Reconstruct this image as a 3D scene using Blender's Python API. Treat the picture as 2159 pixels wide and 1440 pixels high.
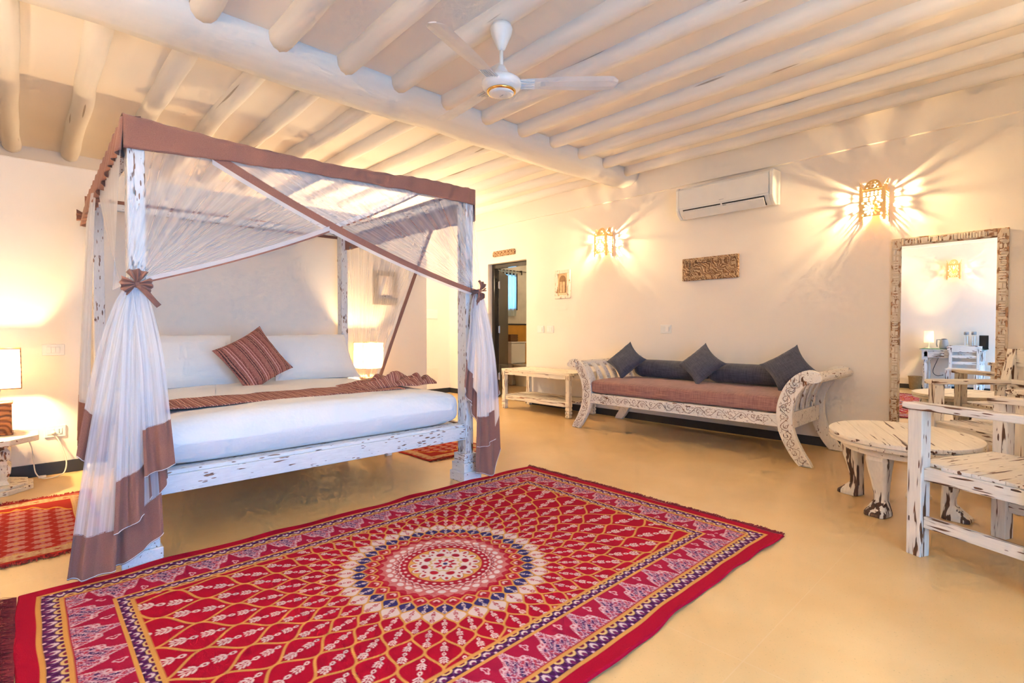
import bpy, math, random
import numpy as np
from mathutils import Vector, Matrix, noise as mnoise

for o in list(bpy.data.objects): bpy.data.objects.remove(o)
scene = bpy.context.scene
C = scene.collection
rnd = random.Random(7)
PI = math.pi
R = math.radians

# ------------------------------------------------------------------ camera
cam_d = bpy.data.cameras.new('camera'); cam = bpy.data.objects.new('camera', cam_d); C.objects.link(cam)
cam.location = (0, 0, 1.10); cam.rotation_euler = (R(90 - 1.2), 0, R(46.6))
cam_d.sensor_width = 36.0; cam_d.lens = 1085 / 2159 * 36; cam_d.clip_start = 0.05
scene.camera = cam
# ------------------------------------------------------------------ daylight (through the terrace opening and the bathroom window)
SKY = 4.7
world = bpy.data.worlds.new('daylight'); scene.world = world; world.use_nodes = True
wb = world.node_tree.nodes['Background']; wb.inputs[0].default_value = (0.14, 0.47, 1.0, 1); wb.inputs[1].default_value = SKY
pl = bpy.data.lights.new('terrace_portal', 'AREA'); pl.shape = 'RECTANGLE'; pl.size = 2.5; pl.size_y = 2.3; pl.cycles.is_portal = True
po = bpy.data.objects.new('terrace_portal', pl); C.objects.link(po); po.location = (1.20, 0.75, 1.15); po.rotation_euler = (0, R(90), 0)
# ------------------------------------------------------------------ exposure
vs = scene.view_settings
vs.view_transform = 'Standard'; vs.look = 'None'; vs.gamma = 1.0; vs.use_curve_mapping = False
vs.exposure = 1.33
scene.cycles.max_bounces = 8; scene.cycles.diffuse_bounces = 4; scene.cycles.glossy_bounces = 3; scene.cycles.transparent_max_bounces = 20
scene.cycles.use_adaptive_sampling = True; scene.cycles.adaptive_threshold = 0.12; scene.cycles.adaptive_min_samples = 24
scene.cycles.sample_clamp_indirect = 8.0
BULB = 11000.0        # radiance of the sconce bulbs
LAMP = 900.0       # radiance of the table lamp bulbs
FILL_UPLIGHT = 2700.0    # radiance of the uplighter bulbs added unseen behind the camera for warm ambient
FILL_LANTERN = 36.0      # radiance of the unseen lantern added in the passage
WARM = (1.0, 0.72, 0.36)

# ------------------------------------------------------------------ node helpers / materials
def s2l(c):
    c = np.asarray(c, float) / 255.0
    return np.where(c <= 0.04045, c / 12.92, ((c + 0.055) / 1.055) ** 2.4)
def col(r, g, b): return tuple(float(x) for x in s2l((r, g, b))) + (1.0,)
class NT:
    def __init__(s, name):
        s.m = bpy.data.materials.new(name); s.m.use_nodes = True
        s.t = s.m.node_tree; s.n = s.t.nodes; s.b = s.n['Principled BSDF']; s.out = s.n['Material Output']
    def new(s, typ, **kw):
        n = s.n.new(typ)
        for k, v in kw.items():
            if k.startswith('i_'): n.inputs[k[2:].replace('_', ' ')].default_value = v
            else: setattr(n, k, v)
        return n
    def link(s, a, b): s.t.links.new(a, b)
    def coords(s, kind='Object', scale=(1, 1, 1), rot=(0, 0, 0)):
        tc = s.new('ShaderNodeTexCoord'); mp = s.new('ShaderNodeMapping')
        mp.inputs['Scale'].default_value = scale; mp.inputs['Rotation'].default_value = rot
        s.link(tc.outputs[kind], mp.inputs['Vector']); return mp.outputs[0]
    def noise(s, vec, scale, detail=3, rough=.55, dist=0.0):
        n = s.new('ShaderNodeTexNoise'); n.inputs['Scale'].default_value = scale; n.inputs['Detail'].default_value = detail
        n.inputs['Roughness'].default_value = rough; n.inputs['Distortion'].default_value = dist
        if vec is not None: s.link(vec, n.inputs['Vector'])
        return n.outputs['Fac']
    def ramp(s, fac, stops, interp='LINEAR'):
        r = s.new('ShaderNodeValToRGB'); r.color_ramp.interpolation = interp
        e = r.color_ramp.elements
        while len(e) < len(stops): e.new(0.5)
        for k, (p, c) in enumerate(stops):
            e[k].position = p; e[k].color = c if len(c) == 4 else tuple(c) + (1,)
        s.link(fac, r.inputs['Fac']); return r.outputs['Color']
    def math(s, op, a, b=None, clamp=False):
        n = s.new('ShaderNodeMath', operation=op, use_clamp=clamp)
        for k, x in enumerate((a, b)):
            if x is None: continue
            if isinstance(x, (int, float)): n.inputs[k].default_value = x
            else: s.link(x, n.inputs[k])
        return n.outputs[0]
    def mix(s, fac, a, b, typ='MIX'):
        n = s.new('ShaderNodeMix', data_type='RGBA', blend_type=typ)
        for k, x in ((0, fac), (6, a), (7, b)):
            if isinstance(x, (int, float)): n.inputs[k].default_value = x
            elif isinstance(x, tuple): n.inputs[k].default_value = x
            else: s.link(x, n.inputs[k])
        return n.outputs[2]
    def bump(s, h, strength=.2, dist=.01):
        n = s.new('ShaderNodeBump'); n.inputs['Strength'].default_value = strength; n.inputs['Distance'].default_value = dist
        s.link(h, n.inputs['Height']); s.link(n.outputs[0], s.b.inputs['Normal'])
    def base(s, x):
        if isinstance(x, tuple): s.b.inputs['Base Color'].default_value = x
        else: s.link(x, s.b.inputs['Base Color'])
    def rough(s, x):
        if isinstance(x, (int, float)): s.b.inputs['Roughness'].default_value = x
        else: s.link(x, s.b.inputs['Roughness'])
W1 = (1, 1, 1, 1); K1 = (0, 0, 0, 1)
def plain(name, c, rough=.5, metal=0.0, var=.06, scale=6, bump=0.0, bscale=60):
    t = NT(name); v = t.coords()
    f = t.noise(v, scale)
    lo = tuple(x * (1 - var) for x in c[:3]) + (1,); hi = tuple(min(1, x * (1 + var)) for x in c[:3]) + (1,)
    t.base(t.ramp(f, [(.3, lo), (.7, hi)])); t.rough(rough); t.b.inputs['Metallic'].default_value = metal
    if bump: t.bump(t.noise(v, bscale, 4), bump, .004)
    return t.m
def distressed(name, axis, dens=.5, white=(232, 226, 216), brown=(92, 58, 38), s=16, along=.16, tilt=.0, fine=1.0, rough=.5, stroke=0.0, sfreq=(30, 11)):
    """white paint rubbed through to the brown wood in strokes that follow the grain"""
    t = NT(name)
    sc = [1, 1, 1]; sc['xyz'.index(axis)] = along
    v = t.coords('Object', tuple(sc), (tilt, tilt * .7, tilt))
    a = t.noise(v, s, 2, .55, .35)
    big = t.noise(t.coords(), 3.1, 0)
    thr = t.math('ADD', a, t.math('MULTIPLY', t.math('SUBTRACT', big, .5), .32))
    p = .735 - .2 * dens
    m = t.ramp(thr, [(p, K1), (p + .018, W1)])
    if stroke:
        sv = [sfreq[0]] * 3; sv['xyz'.index(axis)] = sfreq[1]
        vo = t.new('ShaderNodeTexVoronoi', feature='F1'); vo.inputs['Scale'].default_value = 1.0; vo.inputs['Randomness'].default_value = 1.0
        t.link(t.coords('Object', tuple(sv), (tilt, tilt, tilt * .6)), vo.inputs['Vector'])
        dd = t.math('ADD', vo.outputs['Distance'], t.math('MULTIPLY', t.math('SUBTRACT', t.noise(v, s * 3, 1), .5), .30))
        keep = t.math('LESS_THAN', dd, t.math('MULTIPLY', t.math('ADD', t.noise(t.coords(), 7.0, 0), -.22), stroke))
        m = t.math('MAXIMUM', m, keep)
    sm = t.ramp(thr, [(p - .05, K1), (p, W1)])
    vv = t.noise(v, s * 2.2, 2)
    wht = t.ramp(vv, [(.3, col(*[x * .955 for x in white])), (.65, col(*white))])
    br = t.ramp(vv, [(.3, col(*[x * .72 for x in brown])), (.7, col(*[min(255, x * 1.3) for x in brown]))])
    soft = t.mix(t.math('MULTIPLY', sm, .22 * fine), wht, col(165, 130, 105))
    t.base(t.mix(m, soft, br)); t.rough(rough)
    h = t.math('SUBTRACT', t.math('MULTIPLY', vv, .25), m)
    t.bump(h, .35, .0025)
    return t.m
DM = {}
def dist(kind, axis):
    k = kind + '_' + axis
    if k not in DM:
        P = dict(bed=dict(dens=.36, s=54, along=.16, tilt=.16, stroke=.66, sfreq=(78, 17), white=(232, 230, 228), brown=(120, 88, 66), fine=.3),
                 chair=dict(dens=.66, s=52, along=.085, tilt=.06, stroke=.40, sfreq=(44, 9), white=(233, 222, 208)),
                 table=dict(dens=.56, s=40, along=.055, tilt=.04, white=(236, 225, 210), brown=(84, 50, 32)),
                 tableleg=dict(dens=.90, s=34, along=.10, tilt=.05, white=(232, 222, 208), brown=(70, 44, 32)),
                 console=dict(dens=.46, s=44, along=.09, tilt=.05, stroke=.42, sfreq=(50, 9), white=(240, 228, 206), brown=(110, 74, 48)),
                 shelf=dict(dens=.72, s=46, along=.07, tilt=.05, white=(238, 226, 204), brown=(120, 80, 50)),
                 sofa=dict(dens=.22, s=46, along=.25, tilt=.3, stroke=.50, sfreq=(80, 28), white=(238, 228, 214), brown=(105, 66, 40)),
                 mirror=dict(dens=.56, s=40, along=.4, tilt=.2, white=(230, 217, 200), brown=(146, 108, 76)),
                 mirrorbase=dict(dens=.90, s=36, along=.5, tilt=.2, white=(214, 196, 172), brown=(150, 112, 80)),
                 desk=dict(dens=.64, s=46, along=.09, stroke=.4, sfreq=(44, 9), white=(236, 232, 226), brown=(96, 70, 54)),
                 stand=dict(dens=.45, s=36, along=.3, tilt=.1, stroke=.66, sfreq=(44, 17), white=(238, 224, 200), brown=(128, 82, 48)))[kind]
        DM[k] = distressed('white_distressed_wood_' + k, axis, **P)
    return DM[k]
def fabric(name, c, c2=None, s=220, rough=.9, bump=.25, dirs=True, var=.12):
    t = NT(name); c2 = c2 or tuple(x * (1 - var) for x in c[:3]) + (1,)
    a = t.noise(t.coords('Object', (1, .06, .06)), s, 2); b = t.noise(t.coords('Object', (.06, 1, 1)), s, 2)
    f = t.math('MULTIPLY', t.math('ADD', a, b), .5) if dirs else t.noise(t.coords(), s, 3)
    t.base(t.ramp(f, [(.38, c2), (.62, c)])); t.rough(rough); t.b.inputs['Sheen Weight'].default_value = .15
    t.bump(f, bump, .002); return t.m
M = {}
t = NT('wall_plaster'); v = t.coords()
t.base(t.ramp(t.noise(v, 1.7, 1), [(.3, (.85, .765, .675, 1)), (.7, (.885, .80, .71, 1))])); t.rough(.85); t.bump(t.noise(v, 11, 2), .10, .01); M['wall'] = t.m
t = NT('ceiling_plaster'); v = t.coords()
t.base(t.ramp(t.noise(v, 1.3, 1), [(.3, (.86, .775, .685, 1)), (.7, (.90, .815, .725, 1))])); t.rough(.9); M['ceil'] = t.m
t = NT('painted_log'); v = t.coords('Object', (.12, 1, 1))
f = t.noise(v, 9, 3, .6); cr = t.ramp(t.noise(t.coords('Object', (.05, 1, 1)), 16, 1, .5, .2), [(.735, K1), (.75, W1)])
t.base(t.mix(t.math('MULTIPLY', cr, .7), t.ramp(f, [(.3, (.79, .735, .675, 1)), (.7, (.85, .80, .745, 1))]), (.30, .22, .15, 1))); t.rough(.8)
t.bump(t.math('SUBTRACT', f, cr), .5, .006); M['log'] = t.m
t = NT('beam_paint'); v = t.coords('Object', (1, .10, 1))
f = t.noise(v, 7, 3, .6); cr = t.ramp(t.noise(t.coords('Object', (1, .04, 1)), 14, 2, .5, .2), [(.755, K1), (.77, W1)])
t.base(t.mix(t.math('MULTIPLY', cr, .5), t.ramp(f, [(.3, (.78, .745, .70, 1)), (.7, (.84, .805, .765, 1))]), (.35, .28, .2, 1))); t.rough(.8)
t.bump(t.math('SUBTRACT', f, cr), .5, .008); M['beam'] = t.m
# floor: polished beige screed with speckle, cloudy tone and a few cut joints
t = NT('polished_screed'); v = t.coords()
cl = t.noise(v, .9, 4, .6); sp = t.noise(v, 120, 2)
base = t.ramp(cl, [(.30, col(214, 172, 112)), (.5, col(222, 184, 127)), (.70, col(230, 196, 144))])
base = t.mix(t.math('MULTIPLY', t.ramp(sp, [(.64, K1), (.74, W1)]), .30), base, col(120, 88, 56))
sx = t.new('ShaderNodeSeparateXYZ'); t.link(v, sx.inputs[0])
jx = t.math('LESS_THAN', t.math('ABSOLUTE', t.math('SUBTRACT', t.math('FRACT', t.math('MULTIPLY', t.math('ADD', sx.outputs[0], 40.30), 1 / 2.4)), .5)), .0009)
jy = t.math('LESS_THAN', t.math('ABSOLUTE', t.math('SUBTRACT', t.math('FRACT', t.math('MULTIPLY', t.math('ADD', sx.outputs[1], 40.28), 1 / 2.4)), .5)), .0009)
j = t.math('MAXIMUM', jx, jy)
t.base(t.mix(t.math('MULTIPLY', j, .14), base, col(235, 215, 180)))
t.rough(.31); t.b.inputs['Specular IOR Level'].default_value = .5
M['floor'] = t.m
M['base_dark'] = plain('dark_skirting', (.025, .027, .03, 1), .4)
M['white_paint'] = plain('white_gloss_paint', (.80, .785, .76, 1), .35)
M['white_plastic'] = plain('white_plastic', (.82, .80, .76, 1), .35, var=.02)
M['ivory_plastic'] = plain('ivory_plastic', (.80, .74, .64, 1), .4, var=.02)
M['dark'] = plain('black_gap', (.02, .02, .02, 1), .7)
M['grey_plastic'] = plain('grey_plastic', (.35, .36, .37, 1), .4)
M['gold'] = plain('polished_gold', (.85, .55, .16, 1), .15, 1.0)
M['brass'] = plain('gilded_fretwork', (.86, .60, .27, 1), .45, .55)
M['steel'] = plain('brushed_steel', (.55, .54, .52, 1), .3, 1.0)
M['black_wood'] = plain('black_lacquered_wood', (.02, .017, .015, 1), .12)
M['sheet'] = None
t = NT('white_satin_stripe'); v = t.coords()
w = t.new('ShaderNodeTexWave', wave_type='BANDS', bands_direction='Y'); w.inputs['Scale'].default_value = 14; t.link(v, w.inputs['Vector'])
f = t.noise(v, 5, 4)
t.base(t.mix(t.math('MULTIPLY', w.outputs['Fac'], .05), (.86, .855, .85, 1), (.78, .775, .77, 1))); t.rough(t.ramp(w.outputs['Fac'], [(.4, (.75,) * 3), (.6, (.5,) * 3)]))
t.bump(f, .35, .03); M['sheet'] = t.m
M['pillow'] = fabric('white_pillowcase', (.86, .85, .84, 1), s=300, bump=.05, var=.02)
M['mauve'] = fabric('mauve_linen', col(168, 122, 110), col(128, 86, 80), s=150)
M['navy'] = fabric('slate_blue_linen', col(82, 84, 100), col(52, 55, 70), s=190)
M['brown_cloth'] = fabric('brown_cotton', col(152, 106, 90), col(136, 92, 78), s=420, bump=.10, dirs=False)
def striped(name, axis, period, stops, bump=.2, fleck=True):
    t = NT(name); v = t.coords(); sx = t.new('ShaderNodeSeparateXYZ'); t.link(v, sx.inputs[0])
    wob = t.math('MULTIPLY', t.math('SUBTRACT', t.noise(v, 6, 2), .5), .012)
    c = t.math('ADD', sx.outputs['XYZ'.index(axis)], wob)
    fr = t.math('FRACT', t.math('MULTIPLY', t.math('ADD', c, 10), 1 / period))
    base = t.ramp(fr, stops, 'CONSTANT')
    fl = t.ramp(t.noise(v, 160, 2), [(.56, K1), (.6, W1)])
    t.base(t.mix(t.math('MULTIPLY', fl, .35 if fleck else 0), base, col(205, 165, 140))); t.rough(.9); t.bump(t.noise(v, 200, 2), bump, .002); return t.m
M['runner'] = striped('striped_runner_cloth', 'Y', .062, [(0, col(128, 72, 64)), (.34, col(172, 118, 100)), (.46, col(92, 46, 44)), (.56, col(206, 158, 140)), (.66, col(150, 92, 80)), (.84, col(84, 42, 42)), (.92, col(214, 172, 150))])
M['stripe_cushion'] = striped('striped_cushion_cloth', 'X', .115, [(0, col(150, 92, 82)), (.30, col(70, 32, 34)), (.36, col(170, 110, 96)), (.42, col(70, 32, 34)), (.48, col(142, 88, 78)), (.66, col(206, 160, 158)), (.71, col(130, 72, 64)), (.82, col(196, 140, 132)), (.87, col(122, 66, 58))])
def sheer(name, dens, c=(.88, .89, .93), streak=.35, su=70):
    t = NT(name)
    uv = t.coords('UV', (su, .6, 1)); f = t.noise(uv, 1.0, 2, .6)
    fac = t.math('ADD', dens, t.math('MULTIPLY', t.ramp(f, [(.35, K1), (.75, W1)]), streak), True)
    tr = t.new('ShaderNodeBsdfTransparent'); df = t.new('ShaderNodeBsdfDiffuse'); tl = t.new('ShaderNodeBsdfTranslucent')
    df.inputs[0].default_value = c + (1,); tl.inputs[0].default_value = c + (1,)
    m1 = t.new('ShaderNodeMixShader'); m1.inputs[0].default_value = .45; t.link(df.outputs[0], m1.inputs[1]); t.link(tl.outputs[0], m1.inputs[2])
    m2 = t.new('ShaderNodeMixShader'); t.link(fac, m2.inputs[0]); t.link(tr.outputs[0], m2.inputs[1]); t.link(m1.outputs[0], m2.inputs[2])
    t.link(m2.outputs[0], t.out.inputs[0]); return t.m
M['net'] = sheer('sheer_white_net', .25, streak=.15, su=34)
M['net_tail'] = sheer('gathered_white_net', .58, streak=.30, su=24)
M['net_edge'] = sheer('doubled_white_net', .62, streak=.2)
def translucent(name, c, mixf=.5, bump=True):
    t = NT(name); df = t.new('ShaderNodeBsdfDiffuse'); tl = t.new('ShaderNodeBsdfTranslucent')
    f = t.noise(t.coords(), 140, 2); cc = t.ramp(f, [(.3, tuple(x * .9 for x in c) + (1,)), (.7, c + (1,))])
    t.link(cc, df.inputs[0]); t.link(cc, tl.inputs[0])
    m1 = t.new('ShaderNodeMixShader'); m1.inputs[0].default_value = mixf; t.link(df.outputs[0], m1.inputs[1]); t.link(tl.outputs[0], m1.inputs[2])
    t.link(m1.outputs[0], t.out.inputs[0]); return t.m
M['shade'] = translucent('cream_lampshade', (.90, .80, .62), .55)
M['curtain'] = translucent('thin_white_curtain', (.82, .88, .82), .6)
def emitter(name, c, s):
    t = NT(name); e = t.new('ShaderNodeEmission'); e.inputs[0].default_value = c + (1,); e.inputs[1].default_value = s; t.link(e.outputs[0], t.out.inputs[0]); return t.m
M['bulb'] = emitter('lit_sconce_bulb', WARM, BULB); M['fillbulb'] = emitter('lit_fill_bulb', (1.0, .80, .56), FILL_UPLIGHT); M['paper'] = emitter('lit_fill_lantern', (1.0, .80, .52), FILL_LANTERN); M['lampbulb'] = emitter('lit_lamp_bulb', WARM, LAMP)
t = NT('mirror_silver'); t.base((.93, .92, .90, 1)); t.b.inputs['Metallic'].default_value = 1; t.rough(.0); M['mirror'] = t.m
def glass(name, c, fac=.12):
    t = NT(name); tr = t.new('ShaderNodeBsdfTransparent'); gl = t.new('ShaderNodeBsdfGlossy'); gl.inputs['Roughness'].default_value = .03
    tr.inputs[0].default_value = c + (1,); m = t.new('ShaderNodeMixShader'); m.inputs[0].default_value = fac
    t.link(tr.outputs[0], m.inputs[1]); t.link(gl.outputs[0], m.inputs[2]); t.link(m.outputs[0], t.out.inputs[0]); return t.m
M['glass'] = glass('clear_glass', (.95, .97, .96)); M['green_glass'] = glass('green_edge_glass', (.55, .72, .62), .2)
# carved brown-and-cream wood
t = NT('carved_teak_limed'); v = t.coords()
vo = t.new('ShaderNodeTexVoronoi', feature='DISTANCE_TO_EDGE'); vo.inputs['Scale'].default_value = 34; t.link(v, vo.inputs['Vector'])
wv = t.new('ShaderNodeTexWave', wave_type='BANDS', bands_direction='DIAGONAL'); wv.inputs['Scale'].default_value = 15; wv.inputs['Distortion'].default_value = 16; wv.inputs['Detail'].default_value = 1.0; wv.inputs['Detail Scale'].default_value = .9; t.link(v, wv.inputs['Vector'])
f = t.math('MULTIPLY', wv.outputs['Fac'], t.ramp(vo.outputs['Distance'], [(.02, (.4,) * 3), (.08, W1)]))
t.base(t.ramp(f, [(.10, col(128, 86, 52)), (.4, col(172, 128, 86)), (.75, col(214, 182, 144))])); t.rough(.7); t.bump(f, .9, .006); M['carved'] = t.m
t = NT('carved_red_wood'); v = t.coords()
wv = t.new('ShaderNodeTexWave', wave_type='RINGS'); wv.inputs['Scale'].default_value = 9; wv.inputs['Distortion'].default_value = 6; t.link(v, wv.inputs['Vector'])
t.base(t.ramp(wv.outputs['Fac'], [(.1, col(120, 66, 30)), (.7, col(176, 110, 62))])); t.rough(.5); t.bump(wv.outputs['Fac'], .9, .006); M['lampwood'] = t.m
def wicker(name, a, b, s=60):
    t = NT(name); v = t.coords(); br = t.new('ShaderNodeTexChecker'); br.inputs['Scale'].default_value = s; t.link(v, br.inputs['Vector'])
    f = t.noise(v, 40, 3); t.base(t.mix(f, a, b)); t.rough(.8); t.bump(br.outputs['Fac'], .8, .004); return t.m
M['wicker'] = wicker('straw_wicker', col(196, 166, 116), col(150, 118, 74)); M['dark_wicker'] = wicker('brown_wicker', col(130, 90, 52), col(80, 52, 30))
M['groove'] = plain('brown_groove', col(128, 86, 58), .7)
M['yellow'] = plain('ochre_tadelakt', col(205, 150, 62), .35, var=.15, scale=3)
M['bathwall'] = plain('bathroom_plaster', (.70, .66, .56, 1), .8)
M['ceramic'] = plain('white_ceramic', (.84, .81, .75, 1), .1, var=.01)
M['frame_grey'] = plain('grey_brown_frame', col(150, 136, 124), .6, var=.15, scale=30)
# attribute-coloured pile
def pile(name, bump=.5):
    t = NT(name); a = t.new('ShaderNodeVertexColor'); a.layer_name = 'pattern'
    v = t.coords(); f = t.noise(v, 420, 2); f2 = t.noise(v, 7, 3)
    c = t.mix(t.math('MULTIPLY', f, .35), a.outputs['Color'], (0, 0, 0, 1))
    t.base(t.mix(t.math('MULTIPLY', f2, .10), c, (.42, .004, .03, 1))); t.rough(.95); t.b.inputs['Specular IOR Level'].default_value = .15; t.bump(f, bump, .004); return t.m
M['pile'] = pile('woven_rug_pile'); M['pile_thin'] = pile('thin_prayer_rug_weave')
M['fringe'] = plain('maroon_fringe_yarn', col(112, 18, 34), .9); M['fringe_red'] = plain('red_fringe_yarn', col(150, 30, 26), .9)

# ------------------------------------------------------------------ mesh builder
class MB:
    def __init__(s): s.v = []; s.f = []; s.uv = None
    def add(s, vs_, fs):
        k = len(s.v); s.v += [tuple(p) for p in vs_]; s.f += [tuple(i + k for i in f) for f in fs]; return s
    def box(s, x0, x1, y0, y1, z0, z1):
        return s.add([(x0, y0, z0), (x1, y0, z0), (x1, y1, z0), (x0, y1, z0), (x0, y0, z1), (x1, y0, z1), (x1, y1, z1), (x0, y1, z1)],
                     [(0, 3, 2, 1), (4, 5, 6, 7), (0, 1, 5, 4), (1, 2, 6, 5), (2, 3, 7, 6), (3, 0, 4, 7)])
    def cbox(s, c, d): return s.box(c[0] - d[0] / 2, c[0] + d[0] / 2, c[1] - d[1] / 2, c[1] + d[1] / 2, c[2] - d[2] / 2, c[2] + d[2] / 2)
    def prism(s, poly, a0, a1, axis='y'):
        """polygon (2D) extruded along axis"""
        n = len(poly)
        def P(p, a): return {'y': (p[0], a, p[1]), 'x': (a, p[0], p[1]), 'z': (p[0], p[1], a)}[axis]
        vs_ = [P(p, a0) for p in poly] + [P(p, a1) for p in poly]
        fs = [tuple(range(n)), tuple(range(2 * n - 1, n - 1, -1))] + [(i, i + n, (i + 1) % n + n, (i + 1) % n) for i in range(n)]
        return s.add(vs_, fs)
    def ring_sweep(s, rings, cap=True, closed=False):
        n = len(rings[0]); vs_ = [p for r in rings for p in r]; fs = []; m = len(rings)
        for i in range(m if closed else m - 1):
            for j in range(n):
                a = i * n + j; b = i * n + (j + 1) % n; c = ((i + 1) % m) * n + (j + 1) % n; d = ((i + 1) % m) * n + j
                fs.append((a, b, c, d))
        if cap and not closed: fs += [tuple(range(n))[::-1], tuple(range((m - 1) * n, m * n))]
        return s.add(vs_, fs)
    def tube(s, pts, r, seg=6, closed=False):
        pts = [Vector(p) for p in pts]; rings = []; n = len(pts); up = None
        for i, p in enumerate(pts):
            a = pts[(i - 1) % n] if (i or closed) else p; b = pts[(i + 1) % n] if (i < n - 1 or closed) else p
            d = (b - a).normalized()
            if up is None: up = d.orthogonal()
            up = (up - d * up.dot(d)); up = up.normalized() if up.length > 1e-6 else d.orthogonal().normalized()
            w = d.cross(up); rr = r(i / max(1, n - 1)) if callable(r) else r
            rings.append([p + (up * math.cos(t_) + w * math.sin(t_)) * rr for t_ in [2 * PI * k / seg for k in range(seg)]])
        return s.ring_sweep(rings, True, closed)
    def lathe(s, prof, c=(0, 0, 0), seg=20, cap=True):
        rings = [[(c[0] + r * math.cos(2 * PI * k / seg), c[1] + r * math.sin(2 * PI * k / seg), c[2] + z) for k in range(seg)] for r, z in prof]
        return s.ring_sweep(rings, cap)
    def sqlathe(s, prof, c=(0, 0, 0), rot=0):
        """square-section turned leg: (half size, z)"""
        q = [(-1, -1), (1, -1), (1, 1), (-1, 1)]; ca, sa = math.cos(rot), math.sin(rot)
        rings = [[(c[0] + h * (a * ca - b * sa), c[1] + h * (a * sa + b * ca), c[2] + z) for a, b in q] for h, z in prof]
        return s.ring_sweep(rings)
    def sphere(s, c, r, seg=12, rows=8, sc=(1, 1, 1)):
        rings = [[(c[0] + r * sc[0] * math.sin(PI * i / rows) * math.cos(2 * PI * k / seg), c[1] + r * sc[1] * math.sin(PI * i / rows) * math.sin(2 * PI * k / seg), c[2] - r * sc[2] * math.cos(PI * i / rows)) for k in range(seg)] for i in range(rows + 1)]
        rings[0] = [(p[0] * .999 + c[0] * .001, p[1], p[2]) for p in rings[0]]
        return s.ring_sweep(rings, False)
    def sheet(s, fn, nu, nv, uv=True, double=False):
        k = len(s.v); us = []
        for j in range(nv + 1):
            for i in range(nu + 1):
                u = i / nu; v_ = j / nv; s.v.append(tuple(fn(u, v_))); us.append((u, v_))
        for j in range(nv):
            for i in range(nu):
                a = k + j * (nu + 1) + i; s.f.append((a, a + 1, a + nu + 2, a + nu + 1))
        if uv:
            if s.uv is None: s.uv = [(0, 0)] * k
            s.uv += us
        return s
def obj(name, mb, mat, parent=None, smooth=False, bevel=0, solid=0, subd=0, loc=None, label=None):
    me = bpy.data.meshes.new(name); me.from_pydata([tuple(map(float, p)) for p in mb.v], [], mb.f)
    if mb.uv:
        mb.uv += [(0, 0)] * (len(mb.v) - len(mb.uv))
        l = me.uv_layers.new(name='UVMap'); vi = np.empty(len(me.loops), dtype=np.int32); me.loops.foreach_get('vertex_index', vi)
        l.data.foreach_set('uv', np.array(mb.uv, dtype=np.float32)[vi].ravel())
    me.materials.append(mat)
    if smooth: me.polygons.foreach_set('use_smooth', [True] * len(me.polygons))
    o = bpy.data.objects.new(name, me); C.objects.link(o)
    if parent: o.parent = parent
    if loc: o.location = loc
    if bevel:
        m = o.modifiers.new('bevel', 'BEVEL'); m.width = bevel; m.segments = 2; m.limit_method = 'ANGLE'; m.angle_limit = R(40)
    if solid:
        m = o.modifiers.new('solid', 'SOLIDIFY'); m.thickness = solid; m.offset = 0
    if subd:
        m = o.modifiers.new('subd', 'SUBSURF'); m.levels = subd; m.render_levels = subd
    if label: o['label'] = label
    return o
def tag(o, label, cat, group=None):
    o['label'] = label; o['category'] = cat
    if group: o['group'] = group
    return o
def thing(name, label, cat, loc=(0, 0, 0), rotz=0, group=None):
    o = bpy.data.objects.new(name, None); C.objects.link(o); o.location = loc; o.rotation_euler = (0, 0, rotz); o.empty_display_size = .1
    return tag(o, label, cat, group)
def struct(name, mb, mat, parent=None, **k):
    o = obj(name, mb, mat, parent, **k)
    if not parent: o['kind'] = 'structure'
    return o
def box(*a): return MB().box(*a)
def cb(c, d): return MB().cbox(c, d)
def copy_tree(o, loc, rotz, label):
    c = o.copy(); C.objects.link(c); c.location = loc; c.rotation_euler = (0, 0, rotz); c['label'] = label
    for ch in o.children:
        k = ch.copy(); C.objects.link(k); k.parent = c
        for g in ch.children:
            q = g.copy(); C.objects.link(q); q.parent = k
    return c
def nz(x, y, z=0.0): return mnoise.noise(Vector((x, y, z)))
def lerp(a, b, t_): return a + (b - a) * t_
def L3(a, b, t_): return tuple(lerp(p, q, t_) for p, q in zip(a, b))
def smooth01(x): x = max(0., min(1., x)); return x * x * (3 - 2 * x)
def polyline(pts, u):
    """point at parameter u (0..1 by index) on a Catmull-like polyline"""
    n = len(pts) - 1; k = min(n - 1, int(u * n)); f = u * n - k
    return L3(pts[k], pts[k + 1], f)
def arr(f, n): return [f(i / (n - 1)) for i in range(n)]

# ================================================================== THE SETTING
XH, XF, YS, YR, XW, ZC = -5.27, -7.44, 5.50, -1.30, 1.20, 3.03
struct('floor', box(-8.0, 2.9, -1.5, 8.4, -.12, 0), M['floor'])
ceiling = struct('ceiling', box(-8.0, 2.9, -1.5, 8.4, ZC, ZC + .12), M['ceil'])
struct('wall_back', MB().prism([(-8.0, 0), (-6.385, 0), (-6.385, 2.18), (-5.50, 2.18), (-5.50, 0), (2.85, 0), (2.85, ZC), (-8.0, ZC)], YS, YS + .15), M['wall'])
struct('wall_left', box(XH - .15, XH, YR, 3.56, 0, 2.375), M['wall'], bevel=.012)
struct('wall_far', box(XF - .16, XF, YR - .15, YS, 0, ZC), M['wall'])
struct('wall_front', box(XF, 2.85, YR - .15, YR, 0, ZC), M['wall'])
struct('wall_right', MB().prism([(YR, 0), (-.45, 0), (-.45, 2.3), (1.95, 2.3), (1.95, 0), (YS, 0), (YS, ZC), (YR, ZC)], XW, XW + .35, 'x'), M['wall'])
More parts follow.
